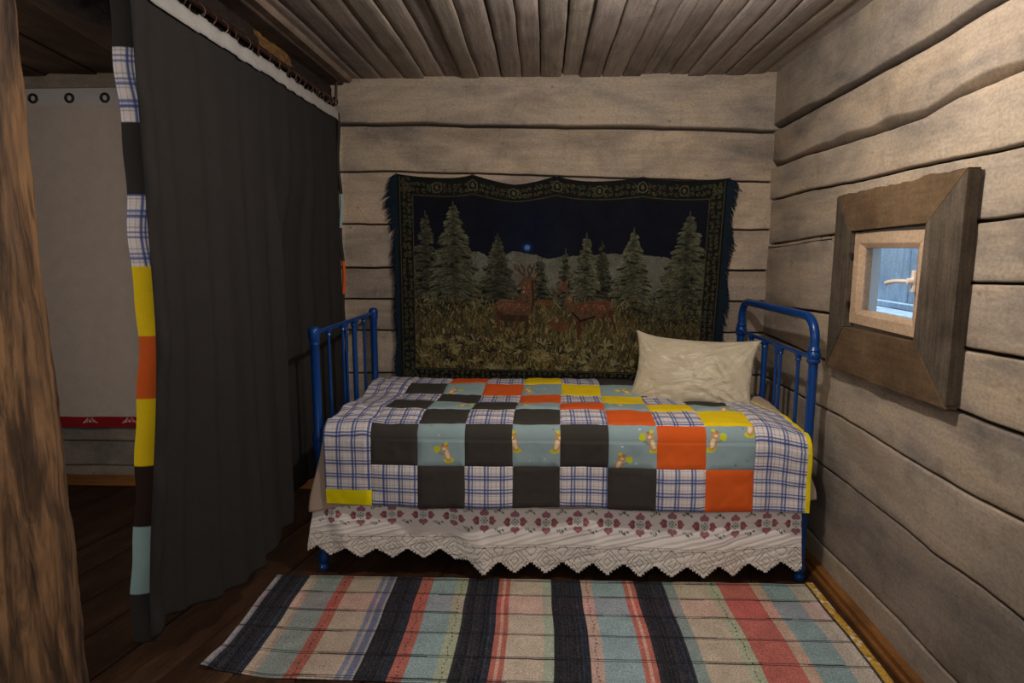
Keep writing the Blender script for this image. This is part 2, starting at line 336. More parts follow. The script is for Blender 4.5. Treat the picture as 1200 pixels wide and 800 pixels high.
# ------------------------------------------------------------------ setting: hewn log walls
PROF = [(0, -.032), (.0006, -.008), (.002, -.0015), (.007, 0)]
def log_wall(name, lines, u0, u1, place, seed, tints, hole=None, nu=170):
    """lines: ascending list of (polyline[(u,z)], half gap, chamfer of the log above it)"""
    rs = np.random.RandomState(seed); us = np.linspace(u0, u1, nu); V = []; Fc = []; UV = []; CO = []; off = 0
    zs = []
    for k, (pl, g, ch) in enumerate(lines):
        p = sorted(pl); z = np.interp(us, [q[0] for q in p], [q[1] for q in p])
        if 0 < k < len(lines)-1: z = z+n1(us, seed*7+k, 5)*.004+n1(us, seed*9+k, 23)*.0016
        zs.append(z)
    for k in range(len(lines)-1):
        gl = lines[k][1]; gu = lines[k+1][1]; ch = lines[k][2]
        zl = zs[k]+gl; zu = zs[k+1]-gu; dpo = rs.uniform(-.005, .004)
        chv = ch*(.55+.45*n1(us, seed*3+k, 7)) if ch else None
        prof = []   # rows of (z, depth)
        if ch:
            c = np.maximum(chv, .004); prof += [(zl, -.032+0*us), (zl+.0015, -.020+0*us), (zl+c, -.001+0*us), (zl+c+.01, 0*us)]
        else: prof += [(zl+a, d+0*us) for a, d in PROF]
        lo = prof[-1][0]; hi = zu-.012
        for t in np.linspace(0, 1, 12)[1:-1]: prof.append((lo+(hi-lo)*t, 0*us))
        prof += [(zu-a, d+0*us) for a, d in PROF[::-1]]
        n = len(prof); P = np.zeros((nu, n, 3)); uv = np.zeros((nu, n, 2)); of = rs.uniform(0, 20, 2)
        hew = vnoise((nu, n), (7*(u1-u0), 2.2), rs, 2)*.003
        for j, (z, d) in enumerate(prof):
            dd = d+dpo+(hew[:, j] if 3 <= j < n-3 else hew[:, j]*.5)
            for i in range(nu): P[i, j] = place(us[i], z[i], dd[i])
            uv[:, j, 0] = us+of[0]; uv[:, j, 1] = z+of[1]
        mask = None
        if hole:
            zc = np.array([q[0] for q in prof]).T
            uc = (us[:-1]+us[1:])/2; m = np.ones((nu-1, n-1), bool)
            for j in range(n-1):
                zz = (zc[:-1, j]+zc[1:, j+1])/2
                m[:, j] = ~((uc > hole[0]) & (uc < hole[1]) & (zz > hole[2]) & (zz < hole[3]))
            mask = m
        tint = np.ones((nu, n, 3))*np.array(tints[k] if k < len(tints) else (1, 1, 1))
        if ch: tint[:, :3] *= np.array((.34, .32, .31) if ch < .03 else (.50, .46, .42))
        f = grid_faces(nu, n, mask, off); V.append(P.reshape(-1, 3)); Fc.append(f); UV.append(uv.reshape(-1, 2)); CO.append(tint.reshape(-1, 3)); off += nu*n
    # backing behind the cracks
    bu = np.linspace(u0, u1, nu); bz = np.linspace(lines[0][0][0][1]-.01, lines[-1][0][0][1]+.01, 120)
    P = np.zeros((nu, 120, 3))
    for i in range(nu):
        for j in range(120): P[i, j] = place(bu[i], bz[j], -.030)
    mask = None
    if hole:
        uc = (bu[:-1]+bu[1:])/2; zc = (bz[:-1]+bz[1:])/2
        mask = ~(((uc > hole[0]) & (uc < hole[1]))[:, None] & ((zc > hole[2]) & (zc < hole[3]))[None, :])
    f = grid_faces(nu, 120, mask, off); V.append(P.reshape(-1, 3)); Fc.append(f); UV.append(P.reshape(-1, 3)[:, :2]); CO.append(np.full((nu*120, 3), .10))
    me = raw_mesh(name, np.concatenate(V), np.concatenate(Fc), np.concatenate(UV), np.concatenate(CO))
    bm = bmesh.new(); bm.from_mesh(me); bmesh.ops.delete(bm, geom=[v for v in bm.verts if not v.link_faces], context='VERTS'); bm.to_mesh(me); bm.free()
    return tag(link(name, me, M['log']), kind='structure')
G = .0035
RW = [([(-1, -.01), (3.4, -.01)], 0, 0),
      ([(-1, .14), (1.69, .142), (1.99, .147), (2.48, .135), (2.66, .134), (3.4, .13)], G, 0),
      ([(-1, .45), (1.48, .451), (1.64, .453), (1.85, .447), (1.99, .454), (2.36, .457), (2.68, .455), (3.4, .45)], G, 0),
      ([(-1, .69), (1.52, .686), (1.73, .678), (2.02, .679), (2.48, .688), (2.7, .681), (2.84, .681), (3.4, .675)], G, 0),
      ([(-1, .89), (1.55, .888), (1.81, .885), (2.07, .88), (2.65, .877), (3.36, .888)], .005, 0),
      ([(-1, 1.06), (1.57, 1.063), (1.8, 1.056), (2.66, 1.068), (3.36, 1.041)], .0045, 0),
      ([(-1, 1.24), (1.6, 1.241), (1.8, 1.235), (2.1, 1.20), (2.3, 1.2), (2.4, 1.2), (2.66, 1.36), (2.67, 1.366), (3.4, 1.33)], .003, 0),
      ([(-1, 1.41), (1.63, 1.407), (1.8, 1.399), (2.646, 1.381), (3.33, 1.343), (3.4, 1.34)], .0045, 0),
      ([(-1, 1.58), (1.65, 1.576), (2.18, 1.575), (2.52, 1.568), (2.89, 1.575), (3.34, 1.565)], G, 0),
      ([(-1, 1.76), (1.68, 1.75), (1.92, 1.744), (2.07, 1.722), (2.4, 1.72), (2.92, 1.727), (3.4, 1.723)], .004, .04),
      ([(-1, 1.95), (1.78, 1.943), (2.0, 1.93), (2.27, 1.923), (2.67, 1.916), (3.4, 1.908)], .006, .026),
      ([(-1, 2.2), (3.4, 2.2)], 0, 0)]
rt = [(.84, .83, .82), (.64, .65, .68), (.95, .95, .95), (1, .99, .97), (1.08, 1.05, 1), (1, .97, .95), (1, .97, .93), (.98, .96, .93), (1, .98, .95), (.94, .91, .88), (.74, .74, .75)]
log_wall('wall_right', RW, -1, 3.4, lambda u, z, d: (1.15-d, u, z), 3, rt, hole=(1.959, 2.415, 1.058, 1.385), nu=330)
BW = [([(-1.12, -.01), (1.2, -.01)], 0, 0), ([(-1.12, .22), (1.2, .23)], G, 0), ([(-1.12, .45), (1.2, .45)], G, 0),
      ([(-1.04, .663), (1.19, .669)], G, 0), ([(-1.04, .894), (1.18, .893)], G, 0), ([(-1.03, 1.062), (1.17, 1.057)], .004, 0), ([(-1.02, 1.228), (1.16, 1.214)], .0045, 0),
      ([(-1.02, 1.453), (1.15, 1.42)], .0035, 0),
      ([(-1.0, 1.716), (-.718, 1.715), (-.32, 1.704), (.11, 1.685), (.71, 1.666), (1.17, 1.655)], .004, 0),
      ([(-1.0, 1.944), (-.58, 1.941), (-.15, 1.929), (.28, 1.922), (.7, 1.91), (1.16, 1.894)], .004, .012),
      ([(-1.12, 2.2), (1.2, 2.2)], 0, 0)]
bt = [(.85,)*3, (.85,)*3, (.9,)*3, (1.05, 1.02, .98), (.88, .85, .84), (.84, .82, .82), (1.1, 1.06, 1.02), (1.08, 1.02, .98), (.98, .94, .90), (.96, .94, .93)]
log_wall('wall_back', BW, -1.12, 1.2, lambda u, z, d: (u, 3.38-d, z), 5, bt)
AW = [([(-3.3, -.01), (-1.1, -.01)], 0, 0), ([(-3.3, .105), (-1.1, .105)], .003, 0), ([(-3.3, .25), (-1.1, .24)], .003, 0), ([(-3.3, .50), (-1.1, .5)], G, 0), ([(-3.3, .75), (-1.1, .75)], G, 0),
      ([(-3.3, 1.0), (-1.1, 1.0)], G, 0), ([(-3.3, 1.25), (-1.1, 1.25)], G, 0), ([(-3.3, 1.5), (-1.1, 1.5)], G, 0), ([(-3.3, 1.8), (-1.1, 1.8)], G, 0), ([(-3.3, 2.145), (-1.1, 2.145)], .006, 0), ([(-3.3, 2.26), (-1.1, 2.26)], 0, 0)]
log_wall('wall_alcove', AW, -3.3, -1.1, lambda u, z, d: (u, 3.44-d, z), 8, [(.8, .82, .85)]*8+[(1.0, .98, .95)]*2)
LWL = [([(-1, z), (3.5, z)], 0 if z in (-.01, 2.26) else G, 0) for z in (-.01, .24, .48, .73, .97, 1.2, 1.46, 1.7, 1.95, 2.26)]
log_wall('wall_left', LWL, -1, 3.5, lambda u, z, d: (-3.3+d, u, z), 12, [(.7,)*3]*10)
# boards: ceiling and floors, one mesh each
def boards(name, mat, axis_ang, origin, width, spans, z0, z1, length, seed, kind='structure', cut=None, wob=.003, jit=.004, gap=.003, tints=None, down=True):
    """boards run along axis_ang (0 = +Y); spans list of board edges across"""
    rs = np.random.RandomState(seed); V = []; Fc = []; UV = []; CO = []; off = 0
    n = 90; t = np.linspace(length[0], length[1], n); ca, sa = math.cos(axis_ang), math.sin(axis_ang)
    edges = [s+n1(t, seed*5+i, 3)*wob+n1(t, seed*11+i, 17)*wob*.35 for i, s in enumerate(spans)]
    for k in range(len(spans)-1):
        a = edges[k]+gap*rs.uniform(.2, 1.3); b = edges[k+1]-gap*rs.uniform(.2, 1.3); dz = rs.uniform(-jit, jit)
        cu = rs.uniform(-.002, .002)
        sgn = -1 if down else 1; zf = (z0 if down else z1)+dz; zb = z1+.0 if down else z0
        rows = [(0, zb), (0, zf-sgn*.003), (.003, zf)]+[(q, zf+cu*math.sin(q*PI)) for q in (.25, .5, .75)]+[(-.003, zf), (1, zf-sgn*.003), (1, zb)]
        P = np.zeros((n, len(rows), 3)); uv = np.zeros((n, len(rows), 2)); of = rs.uniform(0, 30, 2)
        for j, (q, z) in enumerate(rows):
            if q == .003: c = a+.003
            elif q == -.003: c = b-.003
            else: c = a+(b-a)*q
            P[:, j, 0] = origin[0]+c*ca-t*sa; P[:, j, 1] = origin[1]+c*sa+t*ca; P[:, j, 2] = z
            uv[:, j, 0] = t+of[0]; uv[:, j, 1] = c+of[1]+(z-zf)
        tn = rs.uniform(.72, 1.1) if tints is None else tints[k % len(tints)]
        col = np.ones((n, len(rows), 3))*tn*np.array((1, rs.uniform(.97, 1.01), rs.uniform(.94, 1.02)))
        mask = None
        if cut:
            c = (P[:-1, :-1]+P[1:, 1:])/2; mask = (c[..., 0] > cut[0]) & (c[..., 0] < cut[1]) & (c[..., 1] > cut[2]) & (c[..., 1] < cut[3])
        f = grid_faces(n, len(rows), mask, off)
        if not down: f = f[:, ::-1]
        V.append(P.reshape(-1, 3)); Fc.append(f); UV.append(uv.reshape(-1, 2)); CO.append(col.reshape(-1, 3)); off += n*len(rows)
    # backing slab
    zb = z1 if down else z0
    if cut: q = [(cut[0], cut[2], zb), (cut[1], cut[2], zb), (cut[1], cut[3], zb), (cut[0], cut[3], zb)]
    else: q = [(spans[0], length[0], zb), (spans[-1], length[0], zb), (spans[-1], length[1], zb), (spans[0], length[1], zb)]
    V.append(np.array(q)); Fc.append(np.array([[off, off+1, off+2, off+3]])); UV.append(np.zeros((4, 2))); CO.append(np.full((4, 3), .12))
    me = raw_mesh(name, np.concatenate(V), np.concatenate(Fc), np.concatenate(UV), np.concatenate(CO), sm=False)
    bm = bmesh.new(); bm.from_mesh(me); bmesh.ops.delete(bm, geom=[v for v in bm.verts if not v.link_faces], context='VERTS'); bm.to_mesh(me); bm.free()
    return tag(link(name, me, mat), kind=kind)
px = [-54, -30, -6, 19, 45, 71, 95, 118, 139, 160, 186, 209, 231, 256, 278, 302, 327, 349, 362, 381, 402, 422, 445, 468, 489, 511]
boards('ceiling', M['ceil'], 0, (0, 0), 0, [-.985+(p)*.00422 for p in px], 2.17, 2.195, (-1, 3.41), 4, gap=.0038, jit=.007, wob=.006)
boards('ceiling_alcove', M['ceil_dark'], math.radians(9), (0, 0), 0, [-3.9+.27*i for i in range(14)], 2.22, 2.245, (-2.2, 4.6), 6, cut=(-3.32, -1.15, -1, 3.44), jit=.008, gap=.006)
boards('floor', M['floor'], math.radians(-12), (0, 0), 0, [-4.6+.205*i for i in range(36)], -.03, 0, (-2.2, 4.4), 9, cut=(-3.32, 1.18, -1, 3.46), jit=.0015, gap=.003, down=False)
# trims and baseboards
def extrude(name, prof, a, b, axis, mat, parent=None):
    mb = MB(); V = []
    for e in (a, b):
        for (p, z) in prof: V.append((p, e, z) if axis == 'y' else (e, p, z))
    n = len(prof); F = [(i, (i+1) % n, n+(i+1) % n, n+i) for i in range(n)]+[tuple(range(n)), tuple(range(n, 2*n))]
    mb.add(V, F); return mb.build(name, mat, parent, bevel=.0015)
tag(extrude('baseboard_right', [(1.155, 0), (1.119, 0), (1.119, .014), (1.128, .020), (1.128, .040), (1.140, .048), (1.155, .05)], -1, 3.36, 'y', M['bare']), kind='structure')
tag(extrude('baseboard_back', [(3.45, 0), (3.405, 0), (3.405, .015), (3.415, .022), (3.415, .045), (3.43, .052), (3.45, .052)], -3.28, -1.12, 'x', M['baredark']), kind='structure')
tag(extrude('trim_1', [(-.995, 2.172), (-.995, 2.150), (-.958, 2.146), (-.950, 2.156), (-.950, 2.172)], -.9, 3.36, 'y', M['lath']), kind='structure')

tag(MB().box((-1.11, -.9, 2.138), (-.996, 3.37, 2.168)).build('trim_3', M['lath_dark'], bevel=.003), kind='structure')
# ------------------------------------------------------------------ bark log beam and peeled post
def log_mesh(name, p0, p1, r, mat, seed, rough, n=160, m=64, patch=None, parent=None, lump=.06):
    rs = np.random.RandomState(seed); p0 = np.array(p0, float); p1 = np.array(p1, float); d = p1-p0; L = np.linalg.norm(d); d /= L
    a = np.array((0, 0, 1.)) if abs(d[2]) < .9 else np.array((1., 0, 0)); e1 = np.cross(d, a); e1 /= np.linalg.norm(e1); e2 = np.cross(d, e1)
    N = vnoise((n, m//2), (L*2.4, 3), rs, 3); N = np.concatenate([N, N[:, ::-1]], 1); N2 = vnoise((n, m), (L*16, 12), rs, 3); N2[:, -1] = N2[:, 0]
    t = np.linspace(0, 1, n); P = np.zeros((n+2, m+1, 3)); col = np.zeros((n+2, m+1, 3))
    for i in range(n):
        bend = n1(t[i]*L, seed, 1.5)*.008
        for j in range(m+1):
            an = 2*PI*j/m; rr = r*(1+lump*N[i, j % m])+rough*N2[i, j % m]
            P[i+1, j] = p0+d*L*t[i]+e1*(math.cos(an)*rr+bend)+e2*math.sin(an)*rr
            if patch:
                q = (P[i+1, j]-np.array(patch[0]))/np.array(patch[1]); col[i+1, j] = 1 if (q@q)+.35*N2[i, j % m] < 1 else 0
    P[0] = p0; P[-1] = p1
    me = grid_mesh(name, P, col=col); bm = bmesh.new(); bm.from_mesh(me); bmesh.ops.remove_doubles(bm, verts=bm.verts, dist=1e-5); bmesh.ops.recalc_face_normals(bm, faces=bm.faces); bm.to_mesh(me); bm.free(); smooth(me)
    return link(name, me, mat, parent)
tag(log_mesh('log_beam', (-1.212, -.9, 2.090), (-1.212, 3.39, 2.090), .148, M['bark'], 4, .012, n=420, m=72, patch=((-1.075, 2.68, 2.12), (.09, .17, .05))), 'rough dark log beam with bark along the ceiling above the charcoal curtain', 'beam')
tag(log_mesh('log_post', (-1.052, 1.12, 0), (-1.058, 1.12, 1.965), .138, M['post'], 11, .0035, n=200, m=96, lump=.035), 'thick peeled brown log post standing at the left front under the beam', 'post')

# ------------------------------------------------------------------ window in the right wall
win = tag(empty('window_1', (1.15, 2.2, .88)), kind='structure')
def plank(name, pts, x0, x1, mat, parent, ragged=None, seed=0, label=None):
    """pts: outline in (y,z); extruded from x0 (face) to x1"""
    rs = np.random.RandomState(seed); out = []
    for k in range(len(pts)):
        a = np.array(pts[k]); b = np.array(pts[(k+1) % len(pts)])
        if ragged is not None and k == ragged[0]:
            m = 60; nrm = np.array((-(b-a)[1], (b-a)[0])); nrm = nrm/np.linalg.norm(nrm)*ragged[1]
            for i in range(m):
                t = i/m; e = min(1, t*8, (1-t)*8); w = n1(t, seed, 16)*.5+n1(t, seed+1, 60)*.25
                out.append(a+(b-a)*t+nrm*w*e)
        else: out.append(a)
    n = len(out); bm = bmesh.new()
    fv = [bm.verts.new((x0, p[0], p[1])) for p in out]; bv = [bm.verts.new((x1, p[0], p[1])) for p in out]
    bm.faces.new(fv); bm.faces.new(bv[::-1])
    for i in range(n): bm.faces.new((fv[i], bv[i], bv[(i+1) % n], fv[(i+1) % n]))
    bmesh.ops.recalc_face_normals(bm, faces=bm.faces)
    me = bpy.data.meshes.new(name); bm.to_mesh(me); bm.free(); o = link(name, me, mat, parent)
    b = o.modifiers.new('bevel', 'BEVEL'); b.width = .0015; b.segments = 1; b.limit_method = 'ANGLE'
    if label: o['label'] = label
    return o
OT = [(2.542, 1.520), (1.788, 1.538), (1.786, .895), (2.543, .875)]; IN = [(2.420, 1.388), (1.955, 1.400), (1.966, 1.052), (2.424, 1.042)]
xf = 1.112; g = .0015
plank('casing_board', [OT[0], OT[1], IN[1], IN[0]], xf, 1.147, M['casing_brown'], win, ragged=(0, .016), seed=2, label='top casing board with a ragged upper edge')
plank('casing_board', [(OT[1][0]-g, OT[1][1]-.004), (OT[2][0], OT[2][1]+.004), (IN[2][0]-g, IN[2][1]+g), (IN[1][0]-g, IN[1][1]-g)], xf-.003, 1.147, M['casing_grey'], win, label='right casing board, grey and streaked')
plank('casing_board', [(OT[2][0]+.002, OT[2][1]-.006), OT[3], (IN[3][0], IN[3][1]-.001), (IN[2][0], IN[2][1]-.001)], xf, 1.147, M['casing_brown'], win, ragged=(0, .007), seed=5, label='bottom casing board with an uneven lower edge')
plank('casing_board', [(OT[3][0], OT[3][1]+.003), (OT[0][0], OT[0][1]-.003), (IN[0][0]+g, IN[0][1]-g), (IN[3][0]+g, IN[3][1]+g)], xf-.001, 1.147, M['casing_grey'], win, label='left casing board, grey')
# recessed pine sash: four mitred rails with a sloped inner edge
SY = (2.414, 1.958); SZ = (1.060, 1.383); PY = (2.352, 2.030); PZ = (1.112, 1.328)
sash = MB(); xs, xb = 1.128, 1.165
for (oa, ob, ia, ib) in (((SY[0], SZ[1]), (SY[1], SZ[1]), (PY[0], PZ[1]), (PY[1], PZ[1])), ((SY[1], SZ[1]), (SY[1], SZ[0]), (PY[1], PZ[1]), (PY[1], PZ[0])),
                         ((SY[1], SZ[0]), (SY[0], SZ[0]), (PY[1], PZ[0]), (PY[0], PZ[0])), ((SY[0], SZ[0]), (SY[0], SZ[1]), (PY[0], PZ[0]), (PY[0], PZ[1]))):
    cy, cz = (PY[0]+PY[1])/2, (PZ[0]+PZ[1])/2
    def to(p, s): return (cy+(p[0]-cy)*s, cz+(p[1]-cz)*s)
    rowsP = [(xb, oa, ob), (xs, oa, ob), (xs, to(ia, 1.16), to(ib, 1.16)), (xs+.010, ia, ib), (xb, ia, ib)]
    V = []
    for x, a, b in rowsP: V += [(x, a[0], a[1]), (x, b[0], b[1])]
    F = [(2*i, 2*i+1, 2*i+3, 2*i+2) for i in range(4)]+[(8, 9, 1, 0), (0, 2, 4, 6, 8), (1, 3, 5, 7, 9)]
    sash.add(V, F)
sash.build('sash', M['pine'], win, bevel=.0012)
MB().box((1.143, PY[1]-.01, PZ[0]-.01), (1.147, PY[0]+.01, PZ[1]+.01)).build('glass_pane', M['glass'], win)
# reveal behind the sash and an outer frame
rv = MB(); A, Bq = (2.445, 1.945), (1.02, 1.42)
rv.box((1.165, SY[0], 1.03), (1.225, A[0], 1.41)).box((1.165, A[1], 1.03), (1.225, SY[1], 1.41)).box((1.165, SY[1], SZ[1]), (1.225, SY[0], 1.41)).box((1.165, SY[1], 1.03), (1.225, SY[0], SZ[0]))
rv.build('window_reveal', M['white_jamb'], win)
hd = MB(); hd.box((1.119, 2.008, 1.196), (1.128, 2.022, 1.262)); hd.lathe((1.103, 2.015, 1.229), [(.009, 0), (.010, .008), (.010, .018)], 'x')
h = hd.build('handle_plate', M['white_plastic'], win, bevel=.002)
lv = MB(); lv.tube([(1.106, 2.015, 1.229), (1.098, 2.03, 1.229), (1.095, 2.055, 1.228), (1.094, 2.085, 1.224), (1.096, 2.115, 1.219)], [.005, .006, .006, .007, .0075]); lv.build('handle_lever', M['white_plastic'], h, sm=True)
for z in (1.300, 1.125):
    hb = MB(); hb.tube([(1.121, 2.417, z-.011), (1.121, 2.417, z+.011)], .0035, 10); hb.box((1.124, 2.410, z-.010), (1.127, 2.417, z+.010)); hb.build('hinge', M['dark_metal'], win)
# outdoors seen through the pane
ob = MB(); y = 1.6
rsx = random.Random(3)
while y < 5.2:
    wv = rsx.uniform(.16, .3); ob.box((1.60+rsx.uniform(-.006, .006), y, .3), (1.63, y+wv-.010, 2.4)); y += wv
ob.box((1.635, 1.6, .3), (1.65, 5.2, 2.4))
tag(ob.build('wall_outside', M['outboard'], bevel=.003), kind='structure')
tag(MB().box((1.42, 1.9, .98), (1.595, 5.2, 1.062)).box((1.56, 1.9, 1.064), (1.595, 5.2, 1.09)).build('trim_2', M['outboard'], bevel=.004), kind='structure')

# ------------------------------------------------------------------ rug
def from_canvas(cv, P, name, mat, parent=None, mask=None, flip=False, uv=None):
    me = grid_mesh(name, P, col=alb(cv.a), mask=mask, flip=flip, uv=uv); return link(name, me, mat, parent)
rs = np.random.RandomState(21)
cvr = Canvas(-1.07, 1.065, 0, .66, 760, 190)
def RX(p): return -1.069+(p-325)/623.*2.134
st = [(325, (150, 146, 150)), (329, (120, 120, 132)), (332, 'D'), (365, (176, 162, 146)), (372, (168, 148, 134)), (377, (138, 148, 146)), (406, 'Rd'), (419, (174, 158, 144)), (452, (122, 126, 148)), (457, (160, 152, 150)), (461, (104, 112, 138)), (467, (150, 150, 152)), (470, 'D'),
      (500, 'Rd'), (514, (136, 156, 160)), (542, 'Gd'), (555, 'D'), (591, (168, 102, 92)), (596, (190, 150, 138)), (599, (168, 102, 92)), (604, (180, 166, 152)), (641, (156, 166, 150)), (651, 'D'), (686, 'Pd'), (698, (134, 154, 160)), (734, (168, 102, 92)), (739, (190, 150, 138)), (742, (168, 102, 92)),
      (747, 'D'), (781, (126, 140, 138)), (792, (172, 160, 144)), (830, 'Gd'), (843, (168, 98, 91)), (881, (174, 150, 134)), (893, (126, 146, 150)), (925, (166, 158, 148)), (938, (176, 168, 158)), (945, (60, 60, 66)), (947, (60, 60, 66))]
U = cvr.X[None, :]+0*cvr.Y[:, None]; Vv = cvr.Y[:, None]+0*cvr.X[None, :]
thread = rs.uniform(-1, 1, (190, 760)); tu = np.repeat(rs.uniform(-1, 1, (1, 760)), 190, 0)
for k, (p, c) in enumerate(st):
    xa = RX(p); xb = RX(st[k+1][0]) if k+1 < len(st) else 2
    m = (U >= xa) & (U < xb)
    if isinstance(c, tuple): col = np.array(c, float)
    else: col = np.array({'D': (42, 42, 48), 'Rd': (166, 100, 90), 'Gd': (158, 164, 142), 'Pd': (178, 152, 142)}[c], float)
    cvr.a[m] = col
    if c == 'D':
        st_ = (thread*.55+tu*.45)[..., None]*np.array((30, 29, 31.)); cvr.a[m] += st_[m]
        edge = m & (U > xa+(xb-xa)*.72); cvr.a[edge] += (2, 5, 9)
    if c in ('Rd', 'Gd', 'Pd'):
        xm = (xa+xb)/2+.004*np.sin(Vv*60)
        d = m & (abs(U-xm) < .0018) & (((Vv*90).astype(int) % 2) == 0); cvr.a[d] = (70, 60, 58)
# weft bands: v = 0 at the front edge
lines = [.015, .155, .305, .455, .60, .643]
band = (Vv > .305) & (Vv < .455)
band = (Vv > .40) & (Vv < .53)
for ylo, yhi, tint in ((.40, .53, (1.04, .96, .98)), (.135, .27, (1.0, 1.0, 1.0)), (.53, .70, (.96, .97, .94))):
    b = (Vv > ylo) & (Vv < yhi); cvr.a[b] = cvr.a[b]*np.array(tint)
for yl in (.012, .135, .268, .400, .530, .645):
    for o_ in (-.004, .004):
        yy = yl+o_+.003*n1(cvr.X, int(yl*1000), 3)
        d = abs(Vv-yy[None, :]) < .0020; cvr.a[d] = cvr.a[d]*.18+np.array((20, 19, 19))
cvr.a = cvr.a; cvr.a += rs.normal(0, 4, (190, 760, 1)); cvr.a = np.clip(cvr.a, 8, 255)
P = np.zeros((190, 760, 3)); rel = Vv/.66
xl = -1.069+.0*rel; 
P[..., 0] = U+np.where(U < -.9, (U+.9)*.0, 0)+.008*n1(Vv, 4, 8)
yb = 2.445+.018*(U+1.07)/2.1; yfr = 1.815+.004*n1(U, 6, 4)+.03*ss(-.8, -1.07, U)
P[..., 1] = yfr+(yb-yfr)*rel
P[..., 2] = .006+.0016*vnoise((190, 760), (8, 30), rs, 2)+.018*ss(-1.0, -1.07, U)*ss(.25, 0, rel)
# the far long edge is a little bent at the right, the right short side runs in from the yellow binding
rug = from_canvas(cvr, P, 'rug', M['rug'], flip=True)
solid(rug, .005); tag(rug, 'striped woven rug in dark, red, blue and cream on floor before the bed', 'rug')
cb = Canvas(0, .66, 0, .02, 150, 8, (176, 140, 62))
for i in range(60): cb.ell(rs.uniform(0, .66), rs.uniform(0, .02), rs.uniform(.004, .012), .006, [(196, 186, 168), (150, 110, 40), (186, 150, 60)][i % 3])
Pb = np.zeros((8, 150, 3)); v = np.linspace(0, 1, 150)[None, :]; u = np.linspace(0, 1, 8)[:, None]
yb_ = 2.463; yf_ = 1.815; Pb[..., 0] = 1.062+u*.026+.008*n1(v*.66, 4, 8); Pb[..., 1] = yf_+(yb_-yf_)*v; Pb[..., 2] = .0075+.0015*np.sin(u*PI)
b = from_canvas(cb, Pb, 'binding', M['rug'], rug, flip=True); b['label'] = 'yellow patterned edge binding'; solid(b, .005)

# ------------------------------------------------------------------ blue metal bed
bed = tag(empty('metal_bed', (.07, 2.9, 0)), 'blue painted tubular metal bed with arched headboard along the back log wall', 'bed')
HX, FY, BY = 1.05, 2.508, 3.315
HB = 1.018   # the headboard stands slightly askew: x of its rear post
hx = lambda y: HX+(HB-HX)*(y-FY)/(BY-FY)
FX = lambda y: -.895+(y-FY)/(BY-FY)*.028
def foot_prof(z=0): return [(.006, 0), (.020, .004), (.022, .018), (.015, .028), (.016, .034), (.023, .046), (.024, .06), (.017, .074), (.0185, .09)]
def cup(mb, x, y, z, s=1.0, up=True):
    d = 1 if up else -1
    mb.lathe((x, y, z), [(.008*s, -.03*d), (.013*s, -.026*d), (.010*s, -.018*d), (.014*s, -.010*d), (.017*s, 0), (.012*s, .004*d)], 'z', 16)
# headboard arch (continuous tube floor to floor)
rad = .085; arch = [(HX, FY, .09), (HX, FY, 1.065-rad)]
for k in range(1, 10): a = PI/2*k/9; arch.append((HX, FY+rad-rad*math.cos(a), 1.065-rad+rad*math.sin(a)))
for k in range(0, 9): a = PI/2*k/9; arch.append((HX, BY-rad+rad*math.sin(a), 1.065-rad+rad*math.cos(a)))
arch += [(HX, BY, 1.065-rad), (HX, BY, .09)]
MB().tube([(hx(p[1]), p[1], p[2]) for p in arch], .0175, 20).build('headboard_arch', M['blue'], bed, sm=True); harch = bpy.data.objects['headboard_arch']
for y in (FY, BY):
    c = MB(); c.lathe((hx(y), y, .888), [(.018, 0), (.024, .004), (.027, .012), (.022, .018), (.026, .024), (.026, .040), (.021, .047), (.025, .053), (.020, .062), (.0176, .066)]); c.build('collar', M['blue'], harch, sm=True)
    c = MB(); c.lathe((hx(y), y, 0), foot_prof()); c.build('foot', M['blue'], harch, sm=True)
    c = MB(); c.lathe((hx(y), y, .35), [(.018, 0), (.024, .006), (.026, .02), (.022, .03), (.026, .04), (.018, .055)]); c.build('collar', M['blue'], harch, sm=True)
MB().tube([(HX, FY, .91), (HB, BY, .91)], .0085, 12).build('headboard_rail', M['blue'], bed, sm=True)
MB().tube([(HX, FY, .40), (HB, BY, .40)], .011, 12).build('headboard_rail', M['blue'], bed, sm=True)
for y, r, ctr in ((2.64, .0075, 1), (2.815, .0065, 1.0), (2.86, .0065, 0), (2.995, .0125, 1.35), (3.165, .007, 1)):
    s = MB(); s.tube([(hx(y), y, .40), (hx(y), y, .905)], r, 12)
    if ctr: cup(s, hx(y), y, .905, ctr)
    else: cup(s, hx(y), y, .905, .8)
    cup(s, hx(y), y, .41, max(ctr, .8), False); s.build('headboard_spindle', M['blue'], bed, sm=True)
for y in (FY, BY):
    s = MB(); x = FX(y)
    s.lathe((x, y, .09), [(.0185, 0), (.0185, .42), (.023, .43), (.025, .45), (.022, .46), (.0245, .475), (.0245, .49), (.0175, .505), (.0175, .855), (.021, .862), (.0175, .868), (.021, .874), (.0225, .884), (.0235, .90), (.0235, .918), (.020, .926), (.012, .931), (.002, .933)])
    fp = s.build('footboard_post', M['blue'], bed, sm=True)
    c = MB(); c.lathe((x, y, 0), foot_prof()); c.build('foot', M['blue'], fp, sm=True)
for z in (.995, .565): MB().tube([(FX(FY), FY, z), (FX(BY), BY, z)], .0095, 12).build('footboard_rail', M['blue'], bed, sm=True)
for y, r, ctr in ((2.665, .0065, 1), (2.84, .006, 1), (2.885, .006, .8), (3.00, .012, 1.4), (3.15, .0065, 1)):
    s = MB(); x = FX(y); s.tube([(x, y, .565), (x, y, .99)], r, 12); cup(s, x, y, .993, ctr); cup(s, x, y, .577, ctr, False)
    s.build('footboard_spindle', M['blue'], bed, sm=True)
